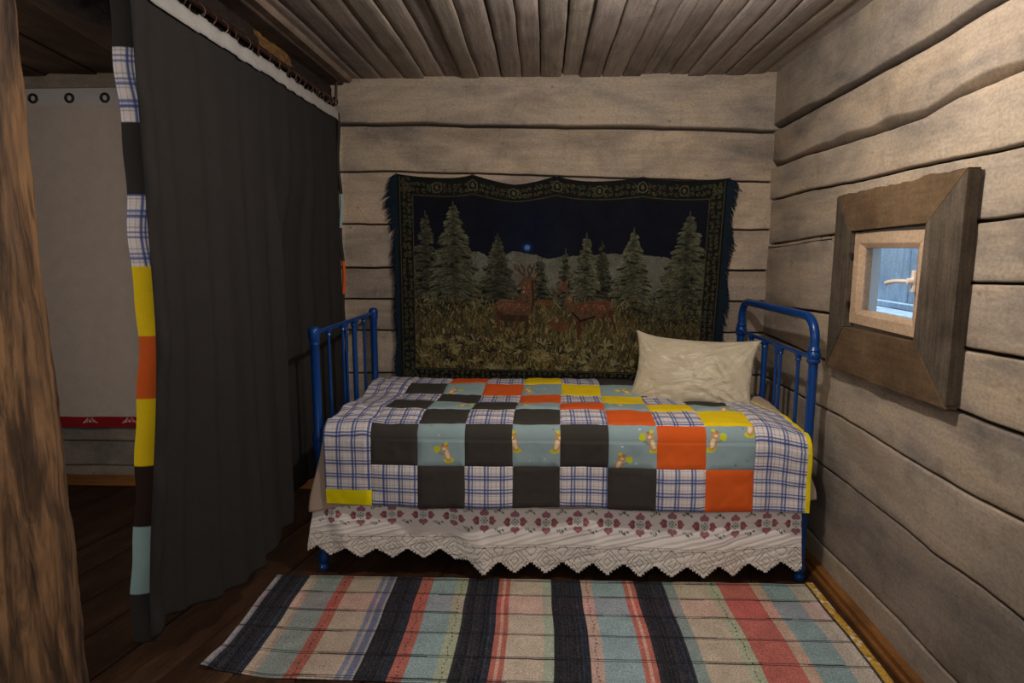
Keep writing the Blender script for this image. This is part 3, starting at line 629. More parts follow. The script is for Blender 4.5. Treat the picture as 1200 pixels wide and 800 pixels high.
for y in (FY+.01, BY-.01): MB().box((FX(y)+.015, y-.012, .365), (HX-.015, y+.003, .40)).build('side_rail', M['blue'], bed, bevel=.002)
for x in (-.6, -.25, .1, .45, .8): MB().box((x, FY+.013, .385), (x+.04, BY-.022, .397)).build('bed_slat', M['blue'], bed, bevel=.001)
# mattress
def rounded(name, a, b, r, mat, n=4):
    bm = bmesh.new(); bmesh.ops.create_cube(bm, size=1)
    for v in bm.verts: v.co = Vector([(a[i]+b[i])/2+v.co[i]*(b[i]-a[i]) for i in range(3)])
    bmesh.ops.bevel(bm, geom=bm.edges[:], offset=r, segments=n, affect='EDGES', profile=.5)
    me = bpy.data.meshes.new(name); bm.to_mesh(me); bm.free(); smooth(me); return link(name, me, mat)
tag(rounded('mattress', (-.862, 2.522, .400), (1.012, 3.31, .612), .04, M['mattress']), 'beige mattress under the patchwork quilt on the blue bed', 'mattress')

# ------------------------------------------------------------------ quilt
HZ = .316   # hem height
def top_z(y):
    return np.interp(y, [2.44, 2.5, 2.58, 2.665, 2.74, 2.83, 2.92, 2.99, 3.08, 3.16, 3.25, 3.34], [.628, .636, .648, .652, .645, .636, .631, .634, .648, .654, .648, .636])
def drape_path(n, yf, zt, ro, total):
    """points (y,z) along a cloth that hangs from z and turns over a rounded front edge"""
    ztop = .640; pts = []; hgt = ztop-ro-HZ
    for s in np.linspace(0, total, n):
        if s < hgt: pts.append((yf, HZ+s, 0))
        elif s < hgt+ro*PI/2: a = (s-hgt)/ro; pts.append((yf+ro-ro*math.cos(a), HZ+hgt+ro*math.sin(a), 1))
        else: pts.append((yf+ro+(s-hgt-ro*PI/2), None, 2))
    return pts
QU, QV = 700, 430; QL, QR = -.852, 1.040; TOT = 1.184; RH = 1.205/7.3; CW = .1862
cq = Canvas(QL, QR, 0, TOT, QU, QV, (160, 155, 155))
X, Y = np.meshgrid(cq.X, cq.Y); rq = np.random.RandomState(5)
def plaid(X, Y):
    px_ = np.mod(X, .062); py_ = np.mod(Y, .054); b = np.ones(X.shape+(3,))*np.array((200, 192, 190.))
    def band(p, a, w, P): d = np.abs(p-a); d = np.minimum(d, P-d); return np.clip((w/2-d)/.0014+.5, 0, 1)
    for p, P in ((px_, .062), (py_, .054)):
        for a, wd, st_, c in ((.006, .0068, .80, (44, 62, 118)), (.0185, .0058, .74, (48, 66, 120)), (.0118, .003, .2, (120, 130, 165)), (.031, .0022, .36, (80, 78, 84)), (.0405, .0026, .14, (110, 120, 150)), (.0500, .0022, .36, (80, 78, 84))):
            m = band(p, a, wd, P)[..., None]*st_; b = b*(1-m)+np.array(c, float)*m
    return b
cq.a[:] = plaid(X, Y)
pat = ['PDPDPDPO', 'DBDBDBOB', 'PDPDPOPY', 'DBDBOBYB', 'PDPOPYPD', 'DBOBYBDB', 'POPYPDPO']
cc = {'D': (55, 52, 49), 'B': (128, 148, 152), 'O': (190, 82, 32), 'Y': (206, 178, 24)}
c0 = -.665
def skew(y): return .030*ss(.3, 1.2, y)
for r in range(7):
    for c in range(8):
        xa, xb, ya, yb2 = c0+c*CW, c0+(c+1)*CW, r*RH, (r+1)*RH if r < 6 else TOT
        m = (X-skew(Y)+.003*n1(Y, c, 20) >= xa) & (X-skew(Y)+.003*n1(Y, c+1, 20) < xb) & (Y+.003*n1(X, r, 9) >= ya) & (Y+.003*n1(X, r+1, 9) < yb2)
        k = pat[r][c]
        if k == 'P': cq.a[m] = plaid(X+.017*c, Y+.023*r)[m]
        else: cq.a[m] = cc[k]
        if k == 'D': cq.a[m & (abs(Y-.040) < .0013)] = (84, 80, 78)
        if k == 'B':
            # small printed bears, stars and balloons
            rr = random.Random(r*17+c*5)
            spots = [(rr.uniform(.2, .8), rr.uniform(.15, .7))]
            if r == 1: spots = {1: [(.63, .33)], 3: [(.93, .58), (.05, .58)], 5: [(.22, .14), (.90, .62)], 7: [(.14, .66), (.92, .95)]}[c]
            keep = cq.a.copy()
            for (fx, fy) in spots:
                bx, by = xa+fx*CW, ya+fy*RH; s = .0155; t = rr.choice((-1, 1))
                cq.ell(bx-t*s*.5, by-s*1.9, s*1.3, s*.7, (178, 178, 40), 1, rr.uniform(-.5, .5))
                cq.ell(bx, by-s*.5, s*.9, s*1.7, (180, 134, 84), 1, -.35*t); cq.ell(bx-t*s*.1, by-s*.4, s*.5, s*1.2, (206, 190, 162), 1, -.35*t)
                cq.ell(bx+t*s*.5, by+s*1.2, s*.95, s*.85, (180, 134, 84)); cq.ell(bx+t*s*1.1, by+s*1.9, s*.35, s*.35, (160, 100, 50)); cq.ell(bx, by+s*2.0, s*.35, s*.35, (160, 100, 50))
                cq.ell(bx+t*s*.7, by+s*1.0, s*.4, s*.3, (214, 196, 170))
                cq.ell(bx+t*s*2.5, by+s*.8, s*.85, s*.95, (176, 180, 40)); cq.line([(bx+t*s*2.2, by), (bx+t*s*.8, by-s*.5)], .0022, (90, 80, 70))
                cq.ell(bx+t*s*.2, by+s*2.3, s*.5, s*.45, (178, 178, 44))
            for _ in range(3):
                ex, ey = xa+rr.uniform(.1, .9)*CW, ya+rr.uniform(.1, .95)*RH; cq.ell(ex, ey, .004, .003, rr.choice([(200, 200, 190), (80, 110, 96), (196, 186, 130)]))
            mm = m[..., None]; cq.a = np.where(mm, cq.a, keep)
# side borders stay plaid; yellow tab at the left hem, yellow binding on the right edge
m = (X < c0) & (Y < .062); cq.a[m] = (214, 192, 12)
m = (X > QR-.018); cq.a[m] = (206, 186, 24)
# soft seams
bx = (X-skew(Y)-c0)/CW; dxs = np.abs(bx-np.round(bx))*CW; byr = Y/RH; dys = np.abs(byr-np.round(byr))*RH
inside = (X > c0-.004) & (X < c0+8*CW+.004)
seam = np.where(inside, np.minimum(dxs, dys), np.where(X < 0, np.abs(X-c0), np.abs(X-(c0+8*CW))))
path = drape_path(QV, 2.446, .64, .06, TOT); P = np.zeros((QV, QU, 3))
wr = vnoise((QV, QU), (9, 14), rq, 3); wr2 = vnoise((QV, QU), (22, 46), rq, 2)
for j, (y, z, k) in enumerate(path):
    u = cq.X; fl = ss(0, .33, .33-min(.33, cq.Y[j])) if k == 0 else 0
    x = u.copy()
    if k == 2:
        zz = top_z(y)+0*u
        zz = zz-.035*ss(.86, 1.04, u)*ss(2.9, 2.5, y)          # droops at the right front corner
        zz = zz+.006*n1(u, 3, 3)*ss(2.5, 2.6, y)
        x = np.where(u > .8, .8+(u-.8)*(1-.36*ss(2.5, 2.95, y)), u)
        x = np.where(u < -.6, -.6+(u+.6)*(1+.04*ss(2.6, 3.2, y)-.10*ss(2.45, 2.6, y)), x)
        P[j, :, 1] = y; P[j, :, 2] = zz
    else:
        droop = .035*ss(.86, 1.04, u)*max(0, (z-HZ)/.33)
        x = np.where(u < -.6, -.6+(u+.6)*(1-.10*0), u)
        P[j, :, 1] = y-.010*fl+.006*n1(u, 8, 9)*fl+(.012*np.sin(u*7+1)*fl); P[j, :, 2] = z-droop+.004*n1(u, 12, 6)*fl
    P[j, :, 0] = x
nrm_up = np.array([1 if k == 2 else 0 for _, _, k in path])[:, None]
puff = np.clip(seam/.02, 0, 1)**.5*.0065+wr*.0075+wr2*.0022
nup = np.array([{0: 0., 1: .7, 2: 1.}[k] for _, _, k in path])[:, None]
P[..., 2] += puff*nup+.0025; P[..., 1] -= puff*(1-nup)
# folds creeping in at the left end
P[..., 2] += nup*.010*ss(-.5, -.8, X)*n1(Y*3+X*4, 2, 7)
cq.a = np.clip(cq.a, 6, 255)
quilt = from_canvas(cq, P, 'patchwork_quilt', M['quilt']); solid(quilt, .006, 1 if False else -1)
tag(quilt, 'patchwork quilt of charcoal, plaid, blue, orange and yellow squares spread over the bed', 'quilt')

# beige sheet, showing at both ends of the quilt and as a slim edge beneath it
ns, ms = 260, 80; sv = np.linspace(0, 1, ms); su = np.linspace(0, 1, ns); P = np.zeros((ns, ms, 3))
rs = np.random.RandomState(14)
for i, u in enumerate(su):
    xb = -.868+u*(1.0+.868); 
    for j, t in enumerate(sv):
        if t < .42:       # lying on the mattress
            yy = 3.0-(3.0-2.50)*(t/.42); z = .618+.028*ss(.93, .99, u)*ss(.42, .1, t); x = xb+.022*ss(.93, 1, u)
        else:
            q = (t-.42)/.58; yy = 2.487-.022*ss(0, .25, q); hem = .302-.004*n1(u*1.9, 5, 5)-.025*ss(.06, 0, u)+.06*ss(.93, 1, u)
            z = .612-(.612-hem)*q; x = xb+(-.062*ss(.08, 0, u)+.078*ss(.94, 1, u))*ss(.1, 1, q)
            yy -= .006*math.sin(u*40)*q+.012*q*ss(.05, 0, u)
        P[i, j] = (x, yy, z)
P[..., 2] += .002*vnoise((ns, ms), (30, 8), rs, 2)
sh = link('bed_sheet', grid_mesh('bed_sheet', P), M['sheet']); solid(sh, .0015)
tag(sh, 'plain beige sheet peeking out under the quilt at both bed ends', 'sheet')

# ------------------------------------------------------------------ embroidered valance with lace hem
VW, VH = 760, 124; x0, x1 = -.945, 1.045; Lh = .350; cv = Canvas(x0, x1, 0, Lh, VW, VH, (184, 178, 174)); X, Y = np.meshgrid(cv.X, cv.Y)
PER = .1243; cen = [-.842+PER*i for i in range(16)]; DOT = .232
rf = np.random.RandomState(9)
for i, cx in enumerate(cen):
    cy = .136+.004*math.sin(i*2.1)
    for k in range(4):
        a = k*PI/2; dx, dy = math.cos(a), math.sin(a); px_, py_ = cx+dx*.030, cy+dy*.030
        col = [(124, 78, 84), (124, 86, 98), (114, 70, 76), (126, 88, 98)][k]
        t = (-dy, dx)
        cv.ell(px_+t[0]*.0075, py_+t[1]*.0075, .0105, .0105, col); cv.ell(px_-t[0]*.0075, py_-t[1]*.0075, .0105, .0105, col)
        cv.poly([(px_+t[0]*.017, py_+t[1]*.017), (px_+dx*.021, py_+dy*.021), (px_-t[0]*.017, py_-t[1]*.017)] if k % 2 else [(px_+t[0]*.017, py_+t[1]*.017), (px_+dx*.019, py_+dy*.019), (px_-t[0]*.017, py_-t[1]*.017)], col)
        cv.ell(px_+dx*.004, py_+dy*.004, .0045, .0045, (158, 88, 90))
        a2 = a+PI/4; cv.line([(cx+math.cos(a2)*.006, cy+math.sin(a2)*.006), (cx+math.cos(a2)*.014, cy+math.sin(a2)*.014)], .003, (52, 108, 108))
        cv.ell(cx+dx*.012, cy+dy*.012, .0032, .0032, (36, 50, 48))
    cv.ell(cx, cy, .0045, .0045, (104, 120, 120))
    for sgn in (-1, 1):
        for (ox, oy) in ((.046, .034), (.058, .042), (.046, -.036), (.058, -.044)):
            ex, ey = cx+sgn*ox, cy+oy
            cv.line([(ex-.004, ey-.004), (ex, ey+.002)], .0034, (34, 46, 44)); cv.line([(ex+.005*sgn, ey-.006), (ex+.006*sgn, ey)], .003, (52, 96, 96) if rf.rand() < .4 else (34, 40, 42))
# gathers
def tri(x): t = np.mod(x, 1.0); return np.abs(t*2-1)
ph = (X-cen[0])/PER
P = np.zeros((VH, VW, 3)); t = Y/Lh
scale = 1-.08*ss(.62, 1.0, X)-.15*ss(-.26, -.36, X)-.05*ss(-.6, -.95, X)+.02*n1(X, 44, 2.4)
fold = (.017*n1(X+.16*t, 31, 8)+.010*n1(X-.1*t, 17, 22))*ss(.02, .55, t)+.0035*n1(X*1.0+1.3*t, 41, 34)*ss(.1, .4, t)
P[..., 0] = X*(1+0*t)-.006*n1(X, 3, 20)*t+.05*(1-t)**1.5*ss(-.80, -.945, X)-.02*(1-t)*ss(.9, 1.045, X); P[..., 1] = np.minimum(2.478-.026*t+fold-.02*np.exp(-((X+.27-.05*t)/.03)**2)*t, 2.487); P[..., 2] = .378-Y*scale+.004*n1(X, 8, 14)*t
Xc = (X[:-1, :-1]+X[1:, 1:])/2; Yc = (Y[:-1, :-1]+Y[1:, 1:])/2; tr = tri((Xc-cen[0])/PER+.5)   # 1 at the flower centres
pk = 1-tri((Xc-cen[0])/PER)           # 0 at centre .. 1 between
hemv = Lh-.002-.050*np.abs(2*np.mod((Xc-cen[0])/PER+0, 1)-1)*0-.048*(1-np.abs(1-2*np.mod((Xc-cen[0])/PER, 1)))
st_ = .0085; hemq = Lh-np.floor((Lh-hemv)/st_)*st_+.003*(np.mod(Xc, .0085) < .005)-.006
mask = (Yc < hemq) & ~((Xc < -.86) & (Yc < .06))
i_, j_ = np.meshgrid(np.arange(VH-1), np.arange(VW-1), indexing='ij')
lace = Yc > DOT
dot = (abs(Yc-DOT) < .0016) & (j_ % 3 == 0); mask &= ~dot
# filet diamonds: open cells on nested diamond outlines
ux = np.mod((Xc-cen[0])/PER+.5, 1)-.5; uy = (Yc-.295)/PER; dd = np.abs(ux)+np.abs(uy)
ux2 = np.mod((Xc-cen[0])/PER, 1)-.5; dd2 = np.abs(ux2)+np.abs((Yc-.252)/PER)
hol = ((np.abs(dd-.30) < .022) | (np.abs(dd-.13) < .02) | (np.abs(dd-.43) < .015) | (np.abs(dd2-.20) < .02)) & ((j_+i_) % 2 == 0)
hol |= (abs(Yc-(DOT+.012)) < .0016) & (j_ % 2 == 0)
mask &= ~(hol & lace & (Yc < hemq-.006))
cv.a[Y > DOT] = (178, 172, 165)
lt = rf.uniform(-1, 1, Y.shape)[..., None]*8; cv.a[Y > DOT] += lt[Y > DOT]
grd = ((np.mod(X, .0075) < .0030) | (np.mod(Y, .0075) < .003)) & (Y > DOT); cv.a[grd] -= 8
me = grid_mesh('bed_valance', P, col=alb(cv.a, 1.28), mask=mask)
bm = bmesh.new(); bm.from_mesh(me); bmesh.ops.delete(bm, geom=[v for v in bm.verts if not v.link_faces], context='VERTS'); bm.to_mesh(me); bm.free(); smooth(me)
val = link('bed_valance', me, M['valance']); solid(val, .0012)
tag(val, 'white linen valance with pink cross-stitch flowers and zigzag lace hem under the quilt', 'valance')

# ------------------------------------------------------------------ pillow
def pillow():
    n = 90; rp = np.random.RandomState(7); u = np.linspace(-1, 1, n); U, V = np.meshgrid(u, u, indexing='ij')
    a, b, T = .276, .168, .080; V3 = []
    wrk = vnoise((n, n), (6, 5), rp, 3)
    dc = [np.hypot(U-sx, V-sy) for sx in (-1, 1) for sy in (-1, 1)]
    for side in (1, -1):
        x = a*U*(1-.06*(1-V**2))*(1+.06*np.abs(U*V)**4); z = b*V*(1-np.where(V > 0, .10, -.02)*(1-U**2))*(1+.06*np.abs(U*V)**4)
        th = T*((1-U**2)*(1-V**2))**.38*(1-.22*V)
        rad_ = sum(np.sin(np.arctan2(V-sy, U-sx)*22+3*sx+sy)*np.exp(-np.hypot(U-sx, V-sy)*1.7) for sx in (-1, 1) for sy in (-1, 1))
        y = -side*(th*(1+.0*U)+.014*wrk*(th/T)+.006*rad_*(th/T)**.6+.016*np.exp(-((U-.62+.35*(V+.3))/.09)**2)*np.exp(-((V-.1)/.5)**2))
        V3.append(np.stack([x, y, z], -1))
    P = np.concatenate([V3[0], V3[1][::-1]], 0)
    P[..., 2] += .012*np.clip(-P[..., 0]/a, 0, 1)**6*np.clip(P[..., 2]/b, 0, 1)**2      # raised left ear
    P[..., 0] += -.012*np.clip(-P[..., 2]/b, 0, 1)
    me = grid_mesh('pillow', P); bm = bmesh.new(); bm.from_mesh(me); bmesh.ops.remove_doubles(bm, verts=bm.verts, dist=2e-4); bmesh.ops.recalc_face_normals(bm, faces=bm.faces); bm.to_mesh(me); bm.free(); smooth(me)
    o = link('pillow', me, M['satin']); s = o.modifiers.new('s', 'SUBSURF'); s.levels = s.render_levels = 1
    return o
pil = pillow(); pil.location = (.714, 3.01, .755); pil.rotation_euler = (math.radians(-24), math.radians(1.2), math.radians(-18))
tag(pil, 'cream satin pillow propped upright at the headboard end of the bed', 'pillow')

# ------------------------------------------------------------------ tapestry
T0, T1, S0, S1 = 462., 858., 202., 452.
TW, TH = 640, 400; ct = Canvas(T0, T1, S0, S1, TW, TH, (14, 18, 32)); rt_ = random.Random(11); nr = np.random.RandomState(12)
# sky
X, Y = np.meshgrid(ct.X, ct.Y)
ct.a[:] = np.array((11, 14, 25.))+4*vnoise((TH, TW), (6, 14), nr, 2)[..., None]
ct.a += np.array((0, 2, 10.))*np.exp(-((X-620)/45)**2-((Y-270)/60)**2)[..., None]
# hills
hill = np.interp(ct.X, [462, 540, 552, 562, 575, 585, 605, 625, 645, 680, 720, 760, 800, 858], [300, 300, 294, 291, 300, 298, 288, 292, 299, 294, 291, 292, 296, 300])+1.2*n1(ct.X, 3, .35)
hm = Y > hill[None, :]; hc = np.array((84, 84, 74.))+10*vnoise((TH, TW), (30, 50), nr, 3)[..., None]; ct.a[hm] = hc[hm]
# middle distance
gr = Y > (352+5*n1(ct.X, 8, .09))[None, :]; ct.a[gr] = (np.array((62, 56, 32.))+14*vnoise((TH, TW), (40, 60), nr, 3)[..., None])[gr]
def bush(cx, cy, rx, ry, n, cols):
    for _ in range(n):
        a = rt_.uniform(0, 6.28); r = rt_.random()**.6; ct.ell(cx+math.cos(a)*rx*r, cy+math.sin(a)*ry*r, rt_.uniform(1, 2.6), rt_.uniform(.8, 1.8), rt_.choice(cols))
bush(590, 345, 75, 16, 500, [(44, 46, 28), (62, 60, 36), (30, 32, 22), (74, 66, 40)])
bush(510, 360, 45, 15, 330, [(24, 28, 22), (40, 44, 26), (56, 56, 32)])
bush(570, 342, 16, 16, 60, [(84, 60, 36), (96, 50, 34), (70, 66, 40)])
bush(800, 362, 60, 14, 260, [(18, 22, 18), (34, 36, 22)])
def spruce(cx, top, base, hw, tone=1.0, seed=0):
    r = random.Random(seed); H = base-top
    def wid(f): return hw*(.07+.93*f**.9)*(1+.13*math.sin(f*H/7.5*2*math.pi/2.2))
    L_ = [(cx-wid(k/14)*.78, top+H*k/14) for k in range(15)]; R_ = [(cx+wid(k/14)*.78, top+H*k/14) for k in range(15)]
    ct.poly(L_+R_[::-1], (17*tone, 20*tone, 20*tone))
    ct.rect(cx-1.8, cx+1.8, base-3, base+18, (58, 38, 27)); ct.line([(cx, top-5), (cx, top+8)], 1.4, (66*tone, 68*tone, 54*tone))
    n = int(hw*H*.16)+20
    st2 = sorted((r.random()**.75, r.uniform(-1, 1)) for _ in range(n))
    for f, u in st2:
        w = wid(f); x_ = cx+u*w; s = 1 if u > 0 else -1; y = top+H*f+abs(u)*w*.18
        L = min(2.5+w*.26, 9)*r.uniform(.6, 1.2); br = r.uniform(.62, 1.1)*tone*(.8+.25*abs(u)); dr = r.uniform(.1, .45)*L
        a_, b_, c_ = (x_-s*L*.5, y), (x_, y+dr*.35), (x_+s*L*.5, y+dr)
        ct.line([(a_[0], a_[1]+2.0), (b_[0], b_[1]+2.4), (c_[0]-s, c_[1]+2.0)], 1.7, (19*tone, 22*tone, 20*tone))
        ct.line([a_, b_, c_], 1.9, (72*br, 74*br, 54*br)); ct.line([(b_[0], b_[1]-.7), (c_[0], c_[1]-.6)], .8, (104*br, 102*br, 78*br))
spruce(604+30, 300, 345, 10, .85, 3); spruce(667, 300-9, 352, 14, .9, 4); spruce(638, 302, 345, 9, .8, 5)
spruce(497, 248, 350, 22, .82, 6); spruce(585, 272, 350, 26, .78, 7); spruce(711, 280, 352, 17, .72, 8); spruce(692, 271, 358, 23, .95, 9)
spruce(531, 236, 352, 36, .95, 10); spruce(749, 266, 356, 30, 1.0, 12); spruce(815, 244, 366, 42, .92, 13)
# deer
D1, D2, D3 = (80, 55, 38), (50, 35, 26), (104, 74, 54)
def stag():
    B = [(581, 358), (583, 352), (592, 349), (604, 350), (611, 346), (615, 340), (612, 333), (610, 330), (614, 324), (617, 320), (623, 319), (628, 322), (630, 330), (629, 343), (628, 354), (626, 366), (621, 374), (611, 374), (600, 375), (590, 374), (584, 370), (581, 366)]
    ct.poly(B, D1); ct.poly([(582, 360), (590, 366), (604, 368), (620, 368), (624, 374), (610, 377), (592, 376), (584, 372)], D2)
    for L in ([(584, 366), (588, 366), (587, 378), (588, 390), (585, 391), (583, 378)], [(592, 372), (596, 372), (596, 384), (597, 391), (594, 391)], [(606, 370), (611, 370), (610, 384), (611, 397), (608, 398), (606, 384)], [(617, 370), (622, 368), (622, 382), (621, 392), (618, 392), (618, 380)]): ct.poly(L, D2 if L[0][0] in (592, 617) else (70, 40, 26))
    ct.ell(612, 338, 3, 2, (20, 14, 12)); ct.ell(616, 338.5, 2.2, 1.6, (150, 136, 112)); ct.poly([(611, 320), (606, 314), (614, 318)], D3); ct.poly([(627, 320), (633, 315), (629, 323)], D3)
    ct.line([(604, 350), (590, 350), (584, 354)], 1.6, D3); ct.line([(627, 325), (628, 350), (626, 364)], 2.0, (40, 24, 18)); ct.ell(597, 358, 9, 3.5, (90, 54, 34), .6)
    A = (58, 42, 31)
    for pts in ([(617, 320), (612, 314), (609, 307)], [(612, 314), (606, 310), (606, 305)], [(617, 318), (617, 311), (613, 305)], [(623, 320), (627, 313), (629, 307)], [(627, 313), (625, 308)], [(623, 318), (621, 311), (624, 305)]): ct.line(pts, 1.8, A)
def doe():
    ct.poly([(665, 347), (672, 341), (664, 338), (658, 344), (657, 335), (660, 331), (663, 327), (668, 328), (670, 336), (671, 346), (678, 356), (684, 351), (700, 349), (716, 347), (724, 349), (727, 357), (724, 364), (714, 368), (700, 370), (690, 374), (682, 376), (675, 368), (668, 357)], D1)
    ct.poly([(680, 358), (686, 352), (702, 350), (718, 349), (724, 354), (716, 358), (700, 362), (686, 366)], (84, 48, 30))
    for L in ([(682, 372), (688, 371), (687, 384), (685, 397), (682, 397)], [(689, 370), (693, 370), (693, 380), (695, 388), (692, 388)], [(712, 364), (718, 362), (717, 374), (719, 385), (716, 385), (714, 374)], [(719, 362), (725, 359), (727, 370), (731, 380), (731, 387), (728, 387), (725, 374)]): ct.poly(L, (66, 36, 24))
    ct.line([(676, 364), (686, 374), (704, 368)], 2.4, (30, 20, 16)); ct.poly([(661, 329), (659, 322), (664, 327)], D3); ct.poly([(667, 329), (670, 321), (670, 330)], D3); ct.ell(659, 344, 2, 1.5, (24, 18, 14)); ct.ell(725, 353, 2, 5, D3, .7)
ct.poly([(628, 350), (640, 348), (650, 349), (652, 354), (642, 358), (630, 356)], (88, 56, 34))
# grass and leaves
for _ in range(5200):
    x_ = rt_.uniform(480, 842); yb_ = 348+95*rt_.random()**.75
    L = 3+6*(yb_-345)/95; a = rt_.gauss(0, .5); g_ = rt_.uniform(.55, 1.15)*(1-.25*(x_ > 745)*(yb_ < 400))
    c = rt_.choice([(112, 100, 54), (96, 88, 46), (122, 110, 64), (72, 66, 36), (40, 38, 26), (98, 78, 46)])
    ct.line([(x_, yb_), (x_+a*L, yb_-L)], rt_.uniform(.7, 1.3), tuple(v*g_ for v in c))
for _ in range(85):
    x_ = rt_.uniform(482, 838); y_ = rt_.uniform(398, 440); s_ = rt_.uniform(6, 13); light = rt_.random() < .6
    for k in range(9):
        a = rt_.uniform(-1.35, 1.35); L = s_*rt_.uniform(.6, 1); c = rt_.choice([(112, 104, 64), (96, 88, 46), (122, 116, 84)] if light else [(20, 22, 20), (28, 28, 22), (92, 84, 44)])
        ct.line([(x_, y_), (x_+math.sin(a)*L*.6, y_-math.cos(a)*L*.7), (x_+math.sin(a)*L, y_-math.cos(a)*L*.8)], rt_.uniform(.9, 1.7), c)
for (x_, y_) in ((640, 404), (700, 420), (660, 416), (556, 402), (606, 400)):
    for k in range(14): a = rt_.uniform(-1.5, 1.5); L = rt_.uniform(6, 14); ct.line([(x_, y_), (x_+math.sin(a)*L, y_-math.cos(a)*L*.8)], 1.3, rt_.choice([(18, 20, 20), (26, 28, 26), (118, 112, 84)]))
for _ in range(40): ct.ell(rt_.uniform(485, 800), rt_.uniform(395, 436), 1.3, 1.1, rt_.choice([(120, 50, 36), (130, 116, 90), (112, 66, 40)]))
stag(); doe(); ct.poly([(648, 378), (656, 376), (664, 375), (674, 378), (672, 385), (660, 388), (652, 386), (649, 382)], (84, 50, 30)); ct.ell(649, 377, 3, 2.5, (78, 46, 28))
for (bx_, by_, rx_, ry_, an_) in ((603, 360, 21, 9, 0), (620, 340, 5, 15, .1), (702, 359, 23, 7, -.05), (672, 352, 5, 10, -.5), (662, 334, 4, 5, 0)):
    for _ in range(int(rx_*ry_*1.1)):
        q = rt_.uniform(0, 6.28); k_ = rt_.random()**.5*.92; px_ = bx_+math.cos(q)*rx_*k_; py_ = by_+math.sin(q)*ry_*k_; g_ = rt_.uniform(.55, 1.3)*(1.1-.35*math.sin(q)*k_)
        ct.line([(px_, py_), (px_+rt_.uniform(-2, 1), py_+rt_.uniform(.5, 2.4))], .9, tuple(v*g_ for v in (86, 58, 40)), .8)
for _ in range(120):
    x_ = rt_.uniform(575, 740); yb_ = rt_.uniform(384, 402); L = rt_.uniform(4, 9); g_ = rt_.uniform(.7, 1.2)
    ct.line([(x_, yb_), (x_+rt_.gauss(0, .4)*L, yb_-L)], .9, tuple(v*g_ for v in rt_.choice([(100, 92, 48), (84, 78, 40), (60, 54, 30)])))
# moonlit star
for r_, c_, a_ in ((8, (16, 34, 70), .35), (5, (26, 58, 116), .5), (3.2, (58, 108, 176), .9)): ct.ell(620.5, 284, r_, r_, c_, a_)
# border with scrolls
inner = (483, 836, 228, 436)
bm_ = (X < inner[0]) | (X > inner[1]) | (Y < inner[2]) | (Y > inner[3]); ct.a[bm_] = (17, 17, 15)
def scroll(x_, y_, s_):
    a0 = rt_.uniform(0, 6.28); c = tuple(v*rt_.uniform(.8, 1.15) for v in (60, 58, 38)); pts = []
    for k in range(7): a = a0+k*.75; r_ = s_*(1-k*.11); pts.append((x_+math.cos(a)*r_, y_+math.sin(a)*r_))
    ct.line(pts, 1.15, c); ct.ell(x_, y_, .9, .9, c)
y_ = 208
while y_ < 446:
    for xx in (472, 478): scroll(xx+rt_.uniform(-1, 1), y_+rt_.uniform(-1.5, 1.5), 2.8); 
    for xx in (841, 848): scroll(xx+rt_.uniform(-1, 1), y_+rt_.uniform(-1.5, 1.5), 2.8)
    y_ += 5.4
x_ = 470
while x_ < 852:
    for yy in (211, 218): scroll(x_+rt_.uniform(-1, 1), yy+rt_.uniform(-1, 1), 3.2)
    for yy in (441, 447): scroll(x_+rt_.uniform(-1, 1), yy+rt_.uniform(-1, 1), 2.4)
    x_ += 6.4
for xx in (512, 555, 604, 656, 706, 757, 806):
    ct.ell(xx, 214, 5.5, 6, (17, 17, 15)); ct.line([(xx+5.5*math.cos(k*.6), 214+6*math.sin(k*.6)) for k in range(12)], 1.2, (72, 70, 46)); ct.ell(xx, 214, 2, 3, (70, 68, 44))
lc = (78, 76, 56)
for pts in ([(467, 205), (467, 449)], [(853, 205), (853, 449)], [(483, 224.5), (836, 224.5)], [(484, 437.5), (836, 437.5)], [(482.5, 225), (482.5, 437)], [(836.5, 225), (836.5, 437)]): ct.line(pts, .9, lc, .8)
ct.a = (ct.a*.85+ct.a.mean(-1, keepdims=True)*.15)*.95; ct.a *= (1+nr.normal(0, .07, (TH, TW, 1))); ct.a = np.clip(ct.a, 4, 255)
def tap_xyz(x, y):
    """x,y in picture units -> wall position; hung from five nails, so the top edge dips between them"""
    u = (x-462)/396.; t = (y-202)/250.
    Xw = -.742+u*(.936+.742)-(.036*t)*ss(.5, 1, u)
    ztop = 1.703-.030*u
    ph_ = np.interp(x, [462, 555, 655, 757, 858.], [0, 1, 2, 3, 4]); am = np.interp(x, [462, 508, 555, 605, 655, 706, 757, 806, 858], [.016, .018, .03, .048, .036, .026, .022, .018, .016]); sag = am*np.abs(np.sin(ph_*PI))**.8
    Zw = ztop-sag*(1-t)**3*1.0-t*(1.065-.0*u)
    Yw = 3.350-.006*n1(u*1.7, 5, 5)*t+.004*n1(u+.3*t, 9, 15)
    return np.stack([Xw, Yw, Zw], -1)
P = tap_xyz(X, Y)
tap = from_canvas(ct, P, 'tapestry', M['tapestry']); solid(tap, .004)
me = tap.data
tag(tap, 'large dark woven tapestry of deer among spruces hanging on the back log wall', 'tapestry')
